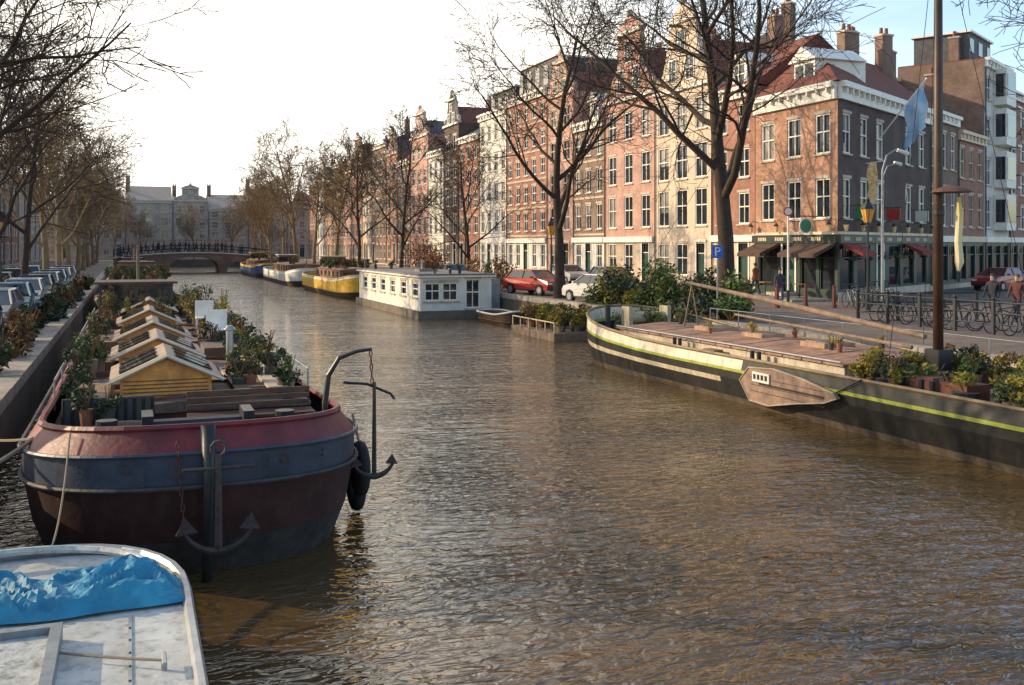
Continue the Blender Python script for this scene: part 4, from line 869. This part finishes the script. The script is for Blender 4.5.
# ---------------------------------------------------------------- people
def person(loc,rz,coat,trou,hair,stride=.28,s=1.0):
    e=bpy.data.objects.new('pedestrian',None); sc.collection.objects.link(e); e.location=loc; e.rotation_euler=(0,0,rz); e.scale=(s,s,s)
    P=[(0,0,.95),(0,0,1.15),(0,0,1.38),(0,.02,1.5),(0,.03,1.60),(0,.04,1.72),
       (-.1,0,.9),(-.1,stride*.55,.5),(-.1,stride*.8,.09),(-.1,stride*.8+.15,.04),
       (.1,0,.9),(.1,-stride*.2,.5),(.1,-stride*.9,.1),(.1,-stride*.9+.15,.04),
       (-.19,0,1.40),(-.24,-.1,1.13),(-.24,.02,.9),(-.24,.06,.82),
       (.19,0,1.40),(.24,.1,1.13),(.24,.24,.93),(.24,.3,.86)]
    E=[(0,1),(1,2),(2,3),(3,4),(4,5),(0,6),(6,7),(7,8),(8,9),(0,10),(10,11),(11,12),(12,13),(2,14),(14,15),(15,16),(16,17),(2,18),(18,19),(19,20),(20,21)]
    rd=[(.16,.11),(.15,.11),(.17,.11),(.055,.055),(.085,.095),(.08,.09),(.1,.1),(.07,.07),(.045,.05),(.04,.035),(.1,.1),(.07,.07),(.045,.05),(.04,.035),(.07,.07),(.05,.05),(.04,.04),(.03,.04),(.07,.07),(.05,.05),(.04,.04),(.03,.04)]
    me=bpy.data.meshes.new('body'); me.from_pydata(P,E,[]); ob=bpy.data.objects.new('body',me); sc.collection.objects.link(ob); ob.parent=e
    md=ob.modifiers.new('s','SKIN'); 
    for v,r_ in zip(me.skin_vertices[0].data,rd): v.radius=r_
    me.skin_vertices[0].data[0].use_root=True
    ob.modifiers.new('u','SUBSURF').levels=1; ob.modifiers['u'].render_levels=1
    me.materials.append(zmat('clothes',[(0,(.02,.02,.02)),(.05,trou),(.4,coat),(.755,(.5,.3,.22))]))
    o=Obj('x'); a=Acc(o,mat('hair_%.2f'%hair[0],hair,.8)); a.ball((0,.0,1.70),.1,8,1.0); me=bpy.data.meshes.new('hair'); me.from_pydata(a.v,[],a.f); me.materials.append(a.m); h=bpy.data.objects.new('hair',me); sc.collection.objects.link(h); h.parent=e
person((31.5,29.6,ST),1.9,(.03,.03,.04),(.03,.04,.07),(.05,.03,.02))
person((32.0,28.9,ST),1.9,(.12,.04,.03),(.03,.03,.04),(.12,.07,.03),.2)
person((29.5,40.5,ST),2.6,(.05,.05,.06),(.05,.06,.1),(.04,.03,.02))
person((32.6,47,ST+.12),.2,(.25,.1,.05),(.03,.03,.05),(.04,.03,.02))
for i in range(26):
    xx=-1.5+i*.65+R.uniform(-.3,.3); z=2.35+.75*(1-((xx-9.1)/11.4)**2)
    person((xx,158+R.choice([.7,.9,1.6]),z),R.choice([q,-q])+R.uniform(-.4,.4),R.choice([(.03,.03,.04),(.1,.03,.02),(.04,.05,.1)]),(.02,.02,.03),(.05,.03,.02),s=1.05)
# ---------------------------------------------------------------- camera, light, sky
cam=bpy.data.cameras.new('camera'); co=bpy.data.objects.new('camera',cam); sc.collection.objects.link(co); sc.camera=co
co.location=(0,0,4.2); co.rotation_euler=(math.radians(90),0,math.radians(-21)); cam.lens=995*36/1024; cam.shift_y=-97.5/1024; cam.clip_end=4000; cam.clip_start=.1
AZ=math.radians(-56); EL=math.radians(21)
sd=Vector((math.sin(AZ)*math.cos(EL),math.cos(AZ)*math.cos(EL),math.sin(EL)))
sl=bpy.data.lights.new('sun','SUN'); so=bpy.data.objects.new('sun',sl); sc.collection.objects.link(so); sl.energy=5; sl.angle=math.radians(.5); sl.color=(1,.80,.52)
so.rotation_euler=(-sd).to_track_quat('-Z','Y').to_euler()
w=bpy.data.worlds.new('World'); sc.world=w; w.use_nodes=True; nt=w.node_tree; L=nt.links; bg=nt.nodes['Background']; bg.inputs['Strength'].default_value=.15
sk=nd(nt,'ShaderNodeTexSky'); sk.sky_type='NISHITA'; sk.sun_disc=False; sk.sun_elevation=EL; sk.sun_rotation=AZ; sk.dust_density=1.5; sk.air_density=1.0; sk.ozone_density=1.2
sv=nd(nt,'ShaderNodeVectorMath',operation='SCALE'); L.new(sk.outputs[0],sv.inputs[0]); sv.inputs['Scale'].default_value=2.1
HZ=math.radians(-30)
tc=nd(nt,'ShaderNodeTexCoord'); dp=nd(nt,'ShaderNodeVectorMath',operation='DOT_PRODUCT'); L.new(tc.outputs['Generated'],dp.inputs[0]); dp.inputs[1].default_value=Vector((math.sin(HZ),math.cos(HZ),-.25))
no=nd(nt,'ShaderNodeTexNoise'); no.inputs['Scale'].default_value=3.5; no.inputs['Detail'].default_value=6
mpn=nd(nt,'ShaderNodeMapping'); mpn.inputs['Scale'].default_value=(1,1,3); L.new(tc.outputs['Generated'],mpn.inputs[0]); L.new(mpn.outputs[0],no.inputs[0])
ad=nd(nt,'ShaderNodeMath',operation='MULTIPLY_ADD'); L.new(no.outputs['Fac'],ad.inputs[0]); ad.inputs[1].default_value=.6; L.new(dp.outputs['Value'],ad.inputs[2])
mr=nd(nt,'ShaderNodeMapRange',interpolation_type='SMOOTHSTEP'); mr.inputs[1].default_value=.45; mr.inputs[2].default_value=.95; L.new(ad.outputs[0],mr.inputs[0])
mx=nd(nt,'ShaderNodeMix',data_type='RGBA'); L.new(mr.outputs[0],mx.inputs[0]); L.new(sv.outputs[0],mx.inputs[6]); mx.inputs[7].default_value=(12.5,11.8,10.5,1)
L.new(mx.outputs[2],bg.inputs['Color'])
sc.view_settings.view_transform='Standard'; sc.view_settings.look='None'; sc.view_settings.exposure=0
